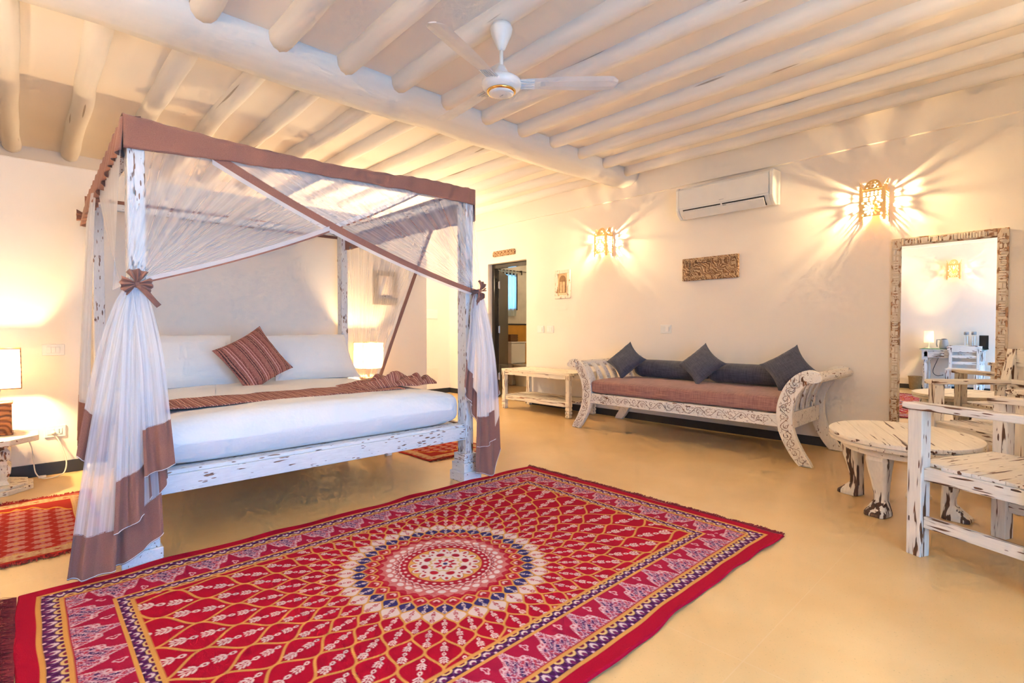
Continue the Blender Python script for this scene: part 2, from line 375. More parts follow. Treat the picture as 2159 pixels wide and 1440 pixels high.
def wavy_strip(x0, x1, y, d, z0, z1, sgn):
    n = 60; rings = []
    for i in range(n + 1):
        x = lerp(x0, x1, i / n); z = z0 + .006 * nz(x * 1.3, y); dd = d + .004 * nz(x * .9, 7 + y)
        rings.append([(x, y, z), (x, y + sgn * dd, z + .004), (x, y + sgn * dd, z1), (x, y, z1)])
    return MB().ring_sweep(rings)
struct('trim_1', wavy_strip(XF, XW, YS, .028, 2.752, ZC, -1), M['wall'], smooth=False)
struct('trim_2', wavy_strip(XF, XW, YR, .028, 2.66, ZC, 1), M['wall'])
BH = .085
struct('baseboard_back', box(-5.50, XW, YS - .014, YS, 0, BH), M['base_dark'], bevel=.003)
struct('baseboard_back_corner', box(XF, -6.385, YS - .014, YS, 0, BH), M['base_dark'], bevel=.003)
struct('baseboard_left', box(XH, XH + .014, YR, 3.56, 0, BH + .01), M['base_dark'], bevel=.003)
struct('baseboard_far', box(XF, XF + .014, YR, YS - .014, 0, BH), M['base_dark'], bevel=.003)
struct('baseboard_front', box(XH + .014, XW, YR, YR + .014, 0, BH), M['base_dark'], bevel=.003)
# main beam: a hewn trunk with rounded edges, lifting slightly where it enters the wall
def beam_mesh():
    rings = []; n = 70
    for i in range(n + 1):
        y = lerp(YR, YS, i / n); g = nz(y * .8, 1.0) * .022; g2 = nz(y * 1.7, 5.0) * .012
        up = .0 * smooth01((y - 4.3) / 1.2) ** 1.5
        x0 = -3.95 + g + .08 * smooth01((y - 4.2) / 1.3); x1 = -3.50 + g2 - .03 * smooth01((y - 3.6) / 1.9); zb = 2.885 + g2 + up
        w = x1 - x0; prof = [(x0, ZC + .02), (x0 - .005, 2.985), (x0 + .01, zb + .05), (x0 + .05, zb + .008), (x0 + w * .35, zb - .006), (x0 + w * .68, zb + .01), (x1 - .03, zb + .055), (x1 - .005, zb + .12), (x1, ZC + .02)]
        rings.append([(px + .007 * nz(px * 9, y * 2.2, k), y, pz + .007 * nz(pz * 9, y * 2.4, k + 9)) for k, (px, pz) in enumerate(prof)])
    return MB().ring_sweep(rings)
obj('main_beam', beam_mesh(), M['beam'], ceiling, smooth=True, label='thick whitewashed main beam')
def log_mesh(x0, x1, y, seed, r0=.077, zc=3.020):
    n = int(abs(x1 - x0) / .11); pts = []; rings = []
    for i in range(n + 1):
        x = lerp(x0, x1, i / n); yy = y + .030 * nz(x * .55, seed * 3.1) + .01 * nz(x * 2, seed); z = zc + .014 * nz(x * .6, seed * 5.7 + 2)
        r = r0 * (1 + .10 * nz(x * .9, seed * 1.7 + 8) + .05 * nz(x * 3.1, seed))
        rings.append([(x, yy + math.cos(a) * r, z + math.sin(a) * r) for a in [2 * PI * k / 12 for k in range(12)]])
    return MB().ring_sweep(rings)
for k in range(-4, 11):
    y = .79 + .445 * k
    obj('joist', log_mesh(XF, -3.88, y + .03 + .03 * nz(k * 1.3, 2), k + .37, .074), M['log'], ceiling, smooth=True)
    obj('joist', log_mesh(-3.56, XW, y + .02 * nz(k * 2.3, 5), k + 20.1, .08), M['log'], ceiling, smooth=True)
# bathroom beyond the door
struct('wall_bathroom_side', MB().prism([(5.65, 0), (8.2, 0), (8.2, ZC), (5.65, ZC), (5.65, 1.9), (6.93, 1.9), (6.93, 2.24), (7.33, 2.24), (7.33, 1.55), (6.93, 1.55), (6.93, 1.89), (5.65, 1.89)], -7.85, -7.65, 'x'), M['bathwall'])
struct('wall_bathroom_end', box(-7.65, -4.7, 8.2, 8.3, 0, ZC), M['bathwall'])
struct('wall_bathroom_inner', box(-4.9, -4.7, 5.65, 8.2, 0, ZC), M['bathwall'])
struct('trim_3', box(-7.65, -7.635, 5.66, 8.2, 0, 1.215), M['yellow'])
struct('trim_4', box(-7.65, -7.622, 5.66, 8.2, 1.215, 1.245), M['base_dark'])
w1 = struct('window_1', MB().box(-7.66, -7.62, 7.32, 7.36, 1.52, 2.27).box(-7.66, -7.62, 6.90, 6.94, 1.52, 2.27).box(-7.66, -7.62, 6.94, 7.32, 2.235, 2.27).box(-7.66, -7.62, 6.94, 7.32, 1.52, 1.555), M['black_wood'])
obj('pane', box(-7.70, -7.696, 6.93, 7.33, 1.55, 2.24), M['glass'], w1)
# door
d1 = struct('door_1', MB().prism([(-6.385, 0), (-6.325, 0), (-6.325, 2.11), (-5.56, 2.11), (-5.56, 0), (-5.50, 0), (-5.50, 2.18), (-6.385, 2.18)], 5.585, 5.66), M['black_wood'], bevel=.004)
ang = math.atan2(.815, -.58); hx, hy = -6.335, 5.665
def rotp(p): ca, sa = math.cos(ang), math.sin(ang); return (hx + p[0] * ca - p[1] * sa, hy + p[0] * sa + p[1] * ca, p[2])
m = MB().box(0.01, .77, -.02, .02, .01, 2.09); m.v = [rotp(p) for p in m.v]
leaf = obj('door_leaf', m, M['black_wood'], d1, bevel=.003)
for z in (.35, 1.12, 1.85):
    m = MB().box(-.035, .04, -.026, -.019, z - .055, z + .055).tube([(-.0, -.03, z - .06), (0, -.03, z + .06)], .009, 8); m.v = [rotp(p) for p in m.v]
    obj('hinge', m, M['steel'], leaf)

# terrace opening: dark timber frame of the open doors
w2 = struct('window_2', MB().prism([(-.45, 0), (-.38, 0), (-.38, 2.23), (1.88, 2.23), (1.88, 0), (1.95, 0), (1.95, 2.3), (-.45, 2.3)], XW + .1, XW + .17, 'x'), M['black_wood'])

# ================================================================== BIG RUG
RX0, RX1, RY0, RY1 = -2.905, -.985, -.045, 2.925
def ss(a, b, x): x = np.clip((x - a) / (b - a), 0, 1); return x * x * (3 - 2 * x)
def paint(img, mask, c):
    img += (s2l(c)[None, :] - img) * mask[:, None]
def sprig(p, q, S):
    """leafy sprig with its stem along +p from 0 (leaf tip) to S (looped end); returns a 0..1 mask"""
    P = p / S; Q = q / S; m = ss(.045, .018, np.abs(Q)) * (P > .05) * (P < .72)
    for pc, l in ((.10, .13), (.30, .17), (.50, .17)):
        for s_ in (-1, 1):
            a = P - pc + .06; b = Q - s_ * .17; c, k = math.cos(-.75 * s_), math.sin(-.75 * s_)
            m = np.maximum(m, ss(1.15, .85, np.hypot((a * c + b * k) / l, (-a * k + b * c) / .062)))
    m = np.maximum(m, ss(1.15, .85, np.hypot((P - .02) / .10, Q / .05)))
    rr = np.hypot((P - .84) / .17, Q / .13); return np.maximum(m, ss(1.1, .95, rr) * ss(.35, .5, rr))
def rug_colors(X, Y):
    n = len(X); img = np.tile(s2l((174, 2, 42)), (n, 1))
    cx, cy = (RX0 + RX1) / 2, (RY0 + RY1) / 2 - .03
    dx, dy = X - cx, Y - cy
    r = np.hypot(dx, dy) + 1e-6; th = np.arctan2(dy, dx)
    N = 32; u = (th / (2 * PI)) * N; rho = np.log(r / .340) / math.log(1.142); v = rho - 1      # v even/odd = rows of cells; navy row centred at v=0
    cell = r * 2 * PI / N
    cs = np.cos(PI * v) * .25
    best = np.full(n, 9.)
    fu = np.mod(u, 1.0)
    for k in range(-2, 5):
        uk = k * .5 + ((-1) ** k) * cs
        best = np.minimum(best, np.abs(fu - uk))
    slope = np.sqrt(1 + (np.sin(PI * v) * .25 * PI / math.log(1.142) * 2 * PI / N) ** 2)
    dline = best * cell / slope
    # which cell: even rows centred (u=.75, v=0 mod 2), odd rows (u=.25, v=1 mod 2)
    a1 = np.mod(u - .75 + .5, 1) - .5; b1 = np.mod(v + 1, 2) - 1
    half = .25 + np.cos(PI * b1) * .25
    even = np.abs(a1) < half
    a2 = np.mod(u - .25 + .5, 1) - .5; b2 = np.mod(v - 1 + 1, 2) - 1
    a = np.where(even, a1, a2); b = np.where(even, b1, b2); row = np.round(v - b).astype(int)
    rc = .340 * 1.142 ** (row + 1.0)
    white = row == 1; navy = row == 0; redp = row == -1
    paint(img, (white) * 1.0, (232, 212, 206)); paint(img, navy * 1.0, (34, 48, 108)); paint(img, redp * 1.0, (186, 40, 58))
    # sprigs
    pr = r - rc; qt = a * cell; L = rc * .142
    m = np.maximum(sprig(L * .62 - pr, qt, L * .58), sprig(-(pr + L * .06), qt, L * .50))
    fieldrows = row >= 0
    m = m * fieldrows
    paint(img, m * (~white), (236, 212, 206)); paint(img, m * white, (182, 30, 50))
    h = ss(.9, .6, np.hypot(pr / (L * .4), qt / (L * .3))) * redp; paint(img, h * .9, (150, 16, 36))
    h = ss(.3, .1, np.abs(np.hypot(pr / (L * .5), qt / (L * .4)) - .55)) * redp * (pr < 0); paint(img, h, (235, 205, 200))
    lw = .0030 + .0016 * np.clip(r, 0, 1.3)
    paint(img, ss(lw + .002, lw - .001, dline) * (r > .298), (222, 164, 84))
    # inner medallion
    ins = r < .305
    c24 = np.cos(th * 32)
    paint(img, (ins & (r > .262 + .01 * np.abs(np.cos(th * 16)))) * 1.0, (186, 40, 58))
    pk = ins & (r < .302 - .02 * np.abs(np.sin(th * 16)))
    paint(img, pk * 1.0, (206, 110, 108))
    spk = (np.sin(X * 900) * np.sin(Y * 930) > .2) * pk
    paint(img, spk * .5, (226, 170, 160))
    at = np.mod(th / (2 * PI) * 32, 1) - .5
    paint(img, ss(1.1, .9, np.hypot((r - .258) / .013, at * r * 2 * PI / 32 / .017)), (238, 220, 214))
    paint(img, ss(.006, .003, np.abs(r - .232 - .008 * np.cos(th * 32))) , (240, 224, 218))
    paint(img, ss(.005, .002, np.abs(r - .222 + .007 * np.cos(th * 32))), (150, 30, 50))
    paint(img, ss(.214, .211, r) , (240, 220, 214)); 
    paint(img, ss(.209, .206, r + .004 * np.cos(th * 40)), (176, 26, 48))
    paint(img, ss(1.2, .8, np.hypot((r - .189) / .007, at * r * 2 * PI / 32 / .008)), (236, 205, 200))
    paint(img, ss(.172, .169, r), (232, 176, 92))
    a16 = np.mod(th / (2 * PI) * 16, 1) - .5; sc = .172 - .034 * (2 * np.abs(a16)) ** 2.0
    paint(img, ss(.0, -.003, r - sc + .004), (150, 24, 44)); paint(img, ss(.0, -.003, r - sc + .008), (240, 224, 216))
    paint(img, ss(1.2, .8, np.hypot((r - .142) / .012, a16 * r * 2 * PI / 16 / .008)), (190, 50, 60))
    a8 = np.mod(th / (2 * PI) * 8, 1) - .5
    paint(img, ss(1.2, .9, np.hypot((r - .098) / .016, a8 * r * 2 * PI / 8 / .020)), (182, 30, 50))
    paint(img, ss(1.2, .8, np.hypot((r - .117) / .006, (np.abs(a8) - .42) * r * 2 * PI / 8 / .006)), (182, 30, 50))
    paint(img, ss(.0, -.004, r - .078 - .006 * np.cos(th * 12)), (226, 190, 130))
    paint(img, ss(.0, -.004, r - .066 - .006 * np.cos(th * 12)), (240, 224, 216))
    paint(img, ss(.0, -.003, r - .044 - .012 * np.cos(th * 8)), (190, 40, 56))
    paint(img, ss(.0, -.003, r - .026 - .005 * np.cos(th * 6)), (240, 226, 220)); paint(img, ss(.013, .010, r), (40, 50, 110))
    # borders: distance to nearest edge
    e = np.stack([X - RX0, RX1 - X, Y - RY0, RY1 - Y]); d = e.min(0); side = e.argmin(0)
    tt = np.where(side < 2, Y, X)
    bd = d < .352; img[bd] = s2l((170, 22, 62))
    def band(d0, d1, c): paint(img, ss(d0 - .001, d0 + .001, d) * ss(d1 + .001, d1 - .001, d), c)
    # wide border ornaments (between .15 and .285)
    per = .176; ph = np.mod(tt / per, 1) - .5; al = (d - .148) / .137
    inb = (d > .148) & (d < .287)
    arch = .98 - np.abs(ph) * 2.05; arch = np.where(np.abs(ph) < .5, arch + .12 * np.cos(ph * 6 * PI), 0)
    inside = inb & (al < arch)
    paint(img, inside * 1.0, (150, 66, 106))
    sw = np.sin(ph * 19 + 3.0 * np.sin(al * 6 + 1)) * np.cos(al * 11 + 2.6 * np.sin(np.abs(ph) * 12))
    sw2 = np.sin(np.abs(ph) * 26 + 2.6 * np.cos(al * 9)) * np.sin(al * 14 + 2.3 * np.cos(ph * 16))
    fine = np.sin(tt * 250 + 2.4 * np.sin(d * 190)) * np.sin(d * 270 + 2.4 * np.sin(tt * 160))
    paint(img, inside * (sw > .35), (186, 62, 82)); paint(img, inside * (sw < -.5), (44, 40, 96))
    paint(img, inside * (np.abs(sw2) < .11) * .9, (222, 182, 196)); paint(img, inside * (np.abs(sw) < .07) * .8, (226, 190, 200))
    paint(img, inside * (np.abs(fine - .35) < .10) * .8, (220, 190, 204))
    ed = np.abs(al - arch)
    paint(img, inb * ss(.13, .11, ed) * (al > arch - .05), (190, 84, 104)); paint(img, inb * ss(.045, .02, np.abs(al - arch)), (226, 190, 196)); paint(img, inb * ss(.03, .012, np.abs(al - arch - .12)), (222, 180, 186))
    dots = (np.sin(tt * 380) > .3) & (np.abs(al - arch - .06) < .04) & inb; paint(img, dots * 1.0, (232, 200, 200))
    ph2 = np.mod(tt / per + .5, 1) - .5
    fl = inb & (np.abs(np.hypot(ph2 * 5.5, (al - .80) * 2.6) - .28 - .1 * np.cos(3 * np.arctan2(al - .8, ph2 * 2))) < .08); paint(img, fl * 1.0, (226, 180, 186))
    # guard stripes
    for g0, g1 in ((.074, .130), (.300, .338)):
        band(g0 - .014, g1 + .014, (222, 164, 84)); band(g0, g1, (66, 24, 76))
        w_ = (d - g0) / (g1 - g0); pg = .060; p2 = np.mod(tt / pg, 1) - .5; ing = (d > g0) & (d < g1)
        drop = ss(1.1, .9, np.hypot(p2 / .30, (w_ - .46) / .30) + .35 * np.abs(p2) * (w_ < .46) * 3)
        paint(img, ing * drop, (234, 214, 210))
        notch = ss(1.1, .9, np.hypot(p2 / .13, (w_ - .30) / .22)); paint(img, ing * notch, (120, 40, 96))
        p3 = np.mod(tt / pg + .5, 1) - .5; rr = np.hypot(p3 / .34, (w_ - 1.0) / .36)
        paint(img, ing * ss(1.1, .95, rr), (232, 196, 130)); paint(img, ing * ss(.62, .5, rr), (120, 24, 60))
        chev = np.abs(np.abs(p3) * 1.1 - (w_ - .02) * .55); paint(img, ing * ss(.07, .03, chev) * (w_ < .85), (104, 42, 118))
        paint(img, ing * ss(1.1, .8, np.hypot(p3 / .1, (w_ - .1) / .12)), (234, 200, 200))
    band(-.01, .060, (172, 2, 44))
    return img
def rug_object(name, mat, x0, x1, y0, y1, step, colf, th_, wob, zoff, label, cat, group=None):
    nx = int((x1 - x0) / step); ny = int((y1 - y0) / step)
    gx = np.linspace(x0, x1, nx + 1); gy = np.linspace(y0, y1, ny + 1)
    X, Y = np.meshgrid(gx, gy); X = X.ravel(); Y = Y.ravel()
    ex = np.minimum(X - x0, x1 - X); ey = np.minimum(Y - y0, y1 - Y); e = np.minimum(ex, ey)
    PX = X + wob * (np.sin(Y * 9.3) * .5 + np.sin(Y * 23 + 1) * .35 + np.sin(Y * 4.1 + 2) * .8) * np.exp(-ex / .10) + wob * .7 * np.sin(Y * 2.2)
    PY = Y + wob * (np.sin(X * 8.1) * .5 + np.sin(X * 19) * .4) * np.exp(-ey / .12)
    Z = th_ * ss(-.004, .006, e) + .004 * np.exp(-ex / .06) * (1 + np.sin(Y * 14 + 1.0)) * (wob / .008) + zoff
    me = bpy.data.meshes.new(name); nv = len(X)
    me.vertices.add(nv); me.vertices.foreach_set('co', np.stack([PX, PY, Z], 1).astype(np.float32).ravel())
    idx = (np.arange(ny)[:, None] * (nx + 1) + np.arange(nx)[None, :]).ravel()
    q = np.stack([idx, idx + 1, idx + nx + 2, idx + nx + 1], 1).astype(np.int32)
    me.loops.add(q.size); me.loops.foreach_set('vertex_index', q.ravel()); me.polygons.add(len(q)); me.polygons.foreach_set('loop_start', np.arange(0, q.size, 4, dtype=np.int32))
    me.update(calc_edges=True)
    ca = me.color_attributes.new('pattern', 'FLOAT_COLOR', 'POINT'); rgb = colf(X, Y)
    ca.data.foreach_set('color', np.concatenate([np.clip(rgb, 0, 1), np.ones((nv, 1))], 1).astype(np.float32).ravel())
    me.materials.append(mat); me.polygons.foreach_set('use_smooth', np.ones(len(q), dtype=bool))
    o = bpy.data.objects.new(name, me); C.objects.link(o); tag(o, label, cat, group); return o
def fringe(parent, mat, a, b, out, n, length, z=.006, name='fringe'):
    """loose yarn ends along an edge a-b, pointing out"""
    mb = MB()
    for i in range(n):
        t_ = (i + rnd.random()) / n; p = L3(a, b, t_); clump = nz(t_ * 22, a[0]) * .9
        ang_ = clump * .9 + rnd.uniform(-.35, .35); l = length * rnd.uniform(.55, 1.1) * (1 + .3 * nz(t_ * 40, 3))
        tx, ty = b[0] - a[0], b[1] - a[1]; k = math.hypot(tx, ty); tx /= k; ty /= k
        dx = out[0] * math.cos(ang_) + tx * math.sin(ang_); dy = out[1] * math.cos(ang_) + ty * math.sin(ang_)
        w = .0022; h = z + rnd.uniform(0, .01) * (1 + clump)
        mid = (p[0] + dx * l * .5 + tx * .008 * nz(i, 1), p[1] + dy * l * .5 + ty * .008 * nz(i, 1), h)
        end = (p[0] + dx * l, p[1] + dy * l, .003 + rnd.random() * .004)
        mb.add([(p[0] - tx * w, p[1] - ty * w, z), (p[0] + tx * w, p[1] + ty * w, z), (mid[0] + tx * w, mid[1] + ty * w, mid[2]), (mid[0] - tx * w, mid[1] - ty * w, mid[2]), (end[0], end[1], end[2])], [(0, 1, 2, 3), (3, 2, 4)])
    o = obj(name, mb, mat, parent); o['kind'] = 'stuff'; return o
rug = rug_object('area_rug', M['pile'], RX0, RX1, RY0, RY1, .0032, rug_colors, .012, .008, 0, 'large crimson rug with a round petal medallion in front of the bed', 'rug')
fringe(rug, M['fringe'], (RX0, RY0 + .004, 0), (RX1, RY0 + .004, 0), (0, -1), 1500, .11, .010)
fringe(rug, M['fringe'], (RX0, RY1 - .004, 0), (RX1, RY1 - .004, 0), (0, 1), 1500, .05, .010)
# prayer rugs beside the bed: lace-like blossoms on brick red
def prayer_colors(x0, x1, y0, y1, flip):
    def f(X, Y):
        n = len(X); img = np.tile(s2l((178, 44, 34)), (n, 1)); ex = np.minimum(X - x0, x1 - X); ey = np.minimum(Y - y0, y1 - Y); e = np.minimum(ex, ey)
        cx = (X - x0) / (x1 - x0); cx = 1 - cx if flip else cx; cy = (Y - (y0 + y1) / 2)
        def lace(px, py, sx, sy):
            a = np.mod(px / sx + .5 * np.mod(np.floor(py / sy), 2), 1) - .5; b = np.mod(py / sy, 1) - .5
            r = np.hypot(a * 1.15, b * 1.15); t_ = np.arctan2(b, a); return a, b, r, t_
        a, b, r, t_ = lace(X, Y, .085, .10)
        inner = (e > .115)
        niche = cx > .14 + .9 * np.abs(cy) ** 1.2 + .02 * np.sin(np.abs(cy) * 60)
        fl = inner & niche & (r < .47 + .06 * np.cos(t_ * 8))
        paint(img, fl * 1.0, (196, 104, 92)); ds = (np.sin(X * 560) * np.sin(Y * 600) > .12); paint(img, fl * ds * .8, (226, 176, 160))
        paint(img, (inner & niche & (r < .14)) * 1.0, (226, 160, 84))
        ed = np.abs(cx - (.14 + .9 * np.abs(cy) ** 1.2 + .02 * np.sin(np.abs(cy) * 60))); paint(img, (inner & (ed < .010)) * 1.0, (228, 166, 52))
        bd = (e > .035) & (e < .105); paint(img, bd * 1.0, (224, 186, 138)); 
        a, b, r, t_ = lace(X, Y, .07, .07); paint(img, (bd & (r < .2 + .1 * np.cos(5 * t_))) * 1.0, (186, 70, 54)); paint(img, (bd & (np.sin(X * 480) * np.sin(Y * 510) > .45)) * .7, (188, 90, 70))
        paint(img, ((e > .105) & (e < .111)) * 1.0, (230, 190, 120)); paint(img, ((e > .030) & (e < .035)) * 1.0, (230, 190, 120))
        return img
    return f
A = (-4.52, -3.36, -.42, .31)
rl = rug_object('prayer_rug', M['pile_thin'], *A, .005, prayer_colors(*A, False), .006, .006, 0, 'brick red prayer rug lying below the bedside pedestal table with the power cord', 'rug', 'prayer rugs beside the bed')
fringe(rl, M['fringe_red'], (A[0], A[2], 0), (A[0], A[3], 0), (-1, 0), 420, .05); fringe(rl, M['fringe_red'], (A[1], A[2], 0), (A[1], A[3], 0), (1, 0), 420, .055)
A = (-4.68, -3.60, 2.44, 3.17)
rr_ = rug_object('prayer_rug', M['pile_thin'], *A, .005, prayer_colors(*A, True), .006, .006, 0, 'brick red prayer rug half hidden behind the right foot post of the bed', 'rug', 'prayer rugs beside the bed')
fringe(rr_, M['fringe_red'], (A[0], A[2], 0), (A[0], A[3], 0), (-1, 0), 420, .05); fringe(rr_, M['fringe_red'], (A[1], A[2], 0), (A[1], A[3], 0), (1, 0), 420, .055)

# ================================================================== FOUR POSTER BED
BX1, BX0, BYL, BYR = -3.00, -5.08, .385, 2.362          # post centres
bed = thing('four_poster_bed', 'white distressed four poster bed frame hung with the mosquito net', 'bed', (0, 0, 0))
def post(x, y, zt, base=True):
    o = obj('post', MB().box(x - .05, x + .05, y - .034, y + .034, .03, zt), dist('bed', 'z'), bed, bevel=.004)
    if base:
        for k, (h, z0, z1) in enumerate(((.088, 0, .07), (.076, .07, .135), (.064, .135, .20))):
            obj('base_block', MB().box(x - h, x + h, y - h * .92, y + h * .92, z0, z1), dist('bed', 'x'), o, bevel=.004)
post(BX1, BYL, 1.95); post(BX1, BYR, 2.03); post(BX0, BYL + .03, 2.04); post(BX0, BYR + .03, 2.07)
obj('foot_rail', MB().box(BX1 + .005, BX1 + .045, BYL + .034, BYR - .034, .305, .395), dist('bed', 'y'), bed, bevel=.004)
obj('foot_ledge', MB().box(BX1 - .05, BX1 + .03, BYL + .034, BYR - .034, .395, .415), dist('bed', 'y'), bed, bevel=.003)
obj('head_rail', MB().box(BX0 - .03, BX0 + .03, BYL + .064, BYR - .004, .305, .42), dist('bed', 'y'), bed, bevel=.004)
obj('headboard', MB().box(BX0 - .02, BX0 + .02, BYL + .064, BYR - .004, .42, .80), dist('bed', 'y'), bed, bevel=.004)
for y in (BYL + .01, BYR + .01): obj('side_rail', MB().box(BX0 + .05, BX1 - .05, y - .025, y + .025, .305, .41), dist('bed', 'x'), bed, bevel=.004)
for k in range(9):
    x = lerp(BX0 + .15, BX1 - .15, k / 8); obj('slat', MB().box(x - .045, x + .045, BYL + .03, BYR - .03, .385, .405), dist('bed', 'y'), bed)
obj('leg', MB().box(-4.07, -4.02, BYR - .07, BYR - .02, 0, .305), dist('bed', 'z'), bed, bevel=.003)
obj('leg', MB().box(-4.07, -4.02, BYL + .03, BYL + .08, 0, .305), dist('bed', 'z'), bed, bevel=.003)
zt = lambda y: lerp(1.975, 2.05, (y - BYL) / (BYR - BYL))
def bar(a, b, w, h, name, ax):
    mb = MB(); d = Vector(b) - Vector(a); d.normalize(); s_ = d.cross(Vector((0, 0, 1))).normalized() * w / 2; u_ = Vector((0, 0, h / 2))
    mb.ring_sweep([[Vector(p) - s_ - u_, Vector(p) + s_ - u_, Vector(p) + s_ + u_, Vector(p) - s_ + u_] for p in (a, b)])
    return obj(name, mb, dist('bed', ax), bed, bevel=.003)
bar((BX1, BYL, 1.99), (BX1, BYR, 2.07), .06, .05, 'canopy_rail', 'y'); bar((BX0, BYL, 2.06), (BX0, BYR, 2.095), .05, .05, 'canopy_rail', 'y')
bar((BX1, BYL, 1.99), (BX0, BYL, 2.06), .05, .05, 'canopy_rail', 'x'); bar((BX1, BYR, 2.07), (BX0, BYR, 2.095), .05, .05, 'canopy_rail', 'x')
bar((BX1, 1.29, 2.03), (BX0, 1.33, 2.07), .045, .04, 'canopy_rail', 'x')
# ------------------------------------------------------------------ mattress with fitted striped sheet
def mattress_fn(x0, x1, y0, y1, z0, z1, r, bulge, amp, n=(34, 34)):
    """rounded soft block as closed rings along x"""
    mb = MB(); rings = []; nx, na = n
    for i in range(nx + 1):
        t_ = i / nx; x = lerp(x0, x1, t_); ed = min(x - x0, x1 - x); k = math.sqrt(max(0, 1 - (1 - min(1, ed / r)) ** 2)); ring = []
        hz = (z1 - z0) / 2; cz = (z0 + z1) / 2; hy = (y1 - y0) / 2 - r * (1 - k) * .8; cy = (y0 + y1) / 2; hh = max(.004, hz - r * (1 - k) * .95)
        for j in range(na * 2):
            a = 2 * PI * j / (na * 2); p = 7.0
            ca, sa = math.cos(a), math.sin(a); q = (abs(ca) ** p + abs(sa) ** p) ** (-1 / p)
            y = cy + hy * ca * q; z = cz + hh * sa * q
            if sa > 0: z += bulge * (1 - (ca * q) ** 2) + amp * nz(x * 3, y * 3) + amp * .4 * nz(x * 9, y * 9)
            y += amp * .8 * nz(x * 4, z * 6, 3) * abs(ca); ring.append((x + amp * .6 * nz(y * 4, z * 7, 5), y, z))
        rings.append(ring)
    return mb.ring_sweep(rings)
mt = obj('mattress', mattress_fn(BX0 + .04, BX1 + .035, BYL + .05, BYR - .045, .412, .655, .13, .022, .007, (60, 40)), M['sheet'], None, smooth=True)
tag(mt, 'thick white mattress in a satin striped sheet on the four poster bed', 'mattress')
ZM = .672
# ------------------------------------------------------------------ pillows and cushions
def cushion_mesh(w, h, t_, n=22, pinch=.07, edge=2.6, wr=.004, sd=0):
    mb = MB()
    def side(sg):
        def fn(u, v_):
            a, b = u * 2 - 1, v_ * 2 - 1
            x = w / 2 * a * (1 - pinch * (1 - b * b) * abs(a) ** 2); y = h / 2 * b * (1 - pinch * (1 - a * a) * abs(b) ** 2)
            th_ = (max(0, 1 - abs(a) ** edge) * max(0, 1 - abs(b) ** edge)) ** .55
            ew = wr * nz(x * 22 + sd, y * 22) + wr * .8 * nz(x * 50, y * 50 + sd)
            return (x, y, sg * (t_ / 2 * th_ + (ew if th_ > .05 else 0)))
        return fn
    mb.sheet(side(1), n, n); k = len(mb.f); mb.sheet(side(-1), n, n)
    mb.f = mb.f[:k] + [tuple(reversed(f)) for f in mb.f[k:]]
    mb.uv = None; return mb
def place_cushion(name, mat, w, h, t_, loc, rot, label, cat, group, sd=0, **k):
    o = obj(name, cushion_mesh(w, h, t_, sd=sd, **k), mat, None, smooth=True)
    o.rotation_euler = rot; o.location = loc; tag(o, label, cat, group); return o
# rotation: spin in own plane (Z), tip up (X), then turn to face +X (Z)
def face(spin, tip, turn): return (Matrix.Rotation(turn, 3, 'Z') @ Matrix.Rotation(tip, 3, 'X') @ Matrix.Rotation(spin, 3, 'Z')).to_euler()
place_cushion('pillow', M['pillow'], .76, .52, .25, (-4.70, .90, ZM + .185), face(0, R(52), R(90)), 'plump white pillow on the bed, left of the striped cushion', 'pillow', 'white bed pillows', 1, pinch=.09, wr=.009)
place_cushion('pillow', M['pillow'], .78, .52, .25, (-4.70, 1.92, ZM + .185), face(R(1), R(52), R(90)), 'plump white pillow on the bed, right of the striped cushion', 'pillow', 'white bed pillows', 2, pinch=.09, wr=.009)
place_cushion('striped_cushion', M['stripe_cushion'], .43, .43, .15, (-4.36, 1.315, ZM + .20), face(R(29), R(66), R(92)), 'brown and pink striped cushion tipped between the white pillows', 'cushion', None, 3, pinch=.09)
# ------------------------------------------------------------------ bed runner, crumpled at its right end
run = thing('bed_runner', 'brown striped cloth runner laid across the foot of the bed', 'runner', (0, 0, 0))
def run_fn(u, v_):
    y = lerp(BYL + .075, 2.02, u); x = lerp(-3.66, -3.27, v_) + .012 * nz(y * 3, v_) + .03 * nz(y * 1.1, 4)
    edge = smooth01((.50 - y) / .04)
    return (x, y, ZM + .010 + .006 * nz(x * 8, y * 8) - .012 * edge - .010 * max(0, v_ - .5) - .012 * (1 - smooth01((u) / .06)))
obj('runner_cloth', MB().sheet(run_fn, 90, 14), M['runner'], run, smooth=True, solid=.006)
def crumple_fn(u, v_):
    y = lerp(1.70, 2.36, u) + .03 * nz(v_ * 4, u * 3, 2); x = lerp(-3.74, -3.36, v_) + .05 * nz(u * 5, v_ * 4, 7)
    env = math.sin(PI * v_) ** .6 * min(1, u * 3) * (1 if u < .93 else (1 - u) / .07 * .6 + .4)
    f = abs(nz(u * 4.2 + v_ * 2, v_ * 2.0, 1)) * .13 + abs(nz(u * 8, v_ * 4, 4)) * .03
    return (x, y, ZM + .012 + env * (.030 + f))
obj('crumpled_end', MB().sheet(crumple_fn, 60, 40), M['runner'], run, smooth=True, solid=.005)

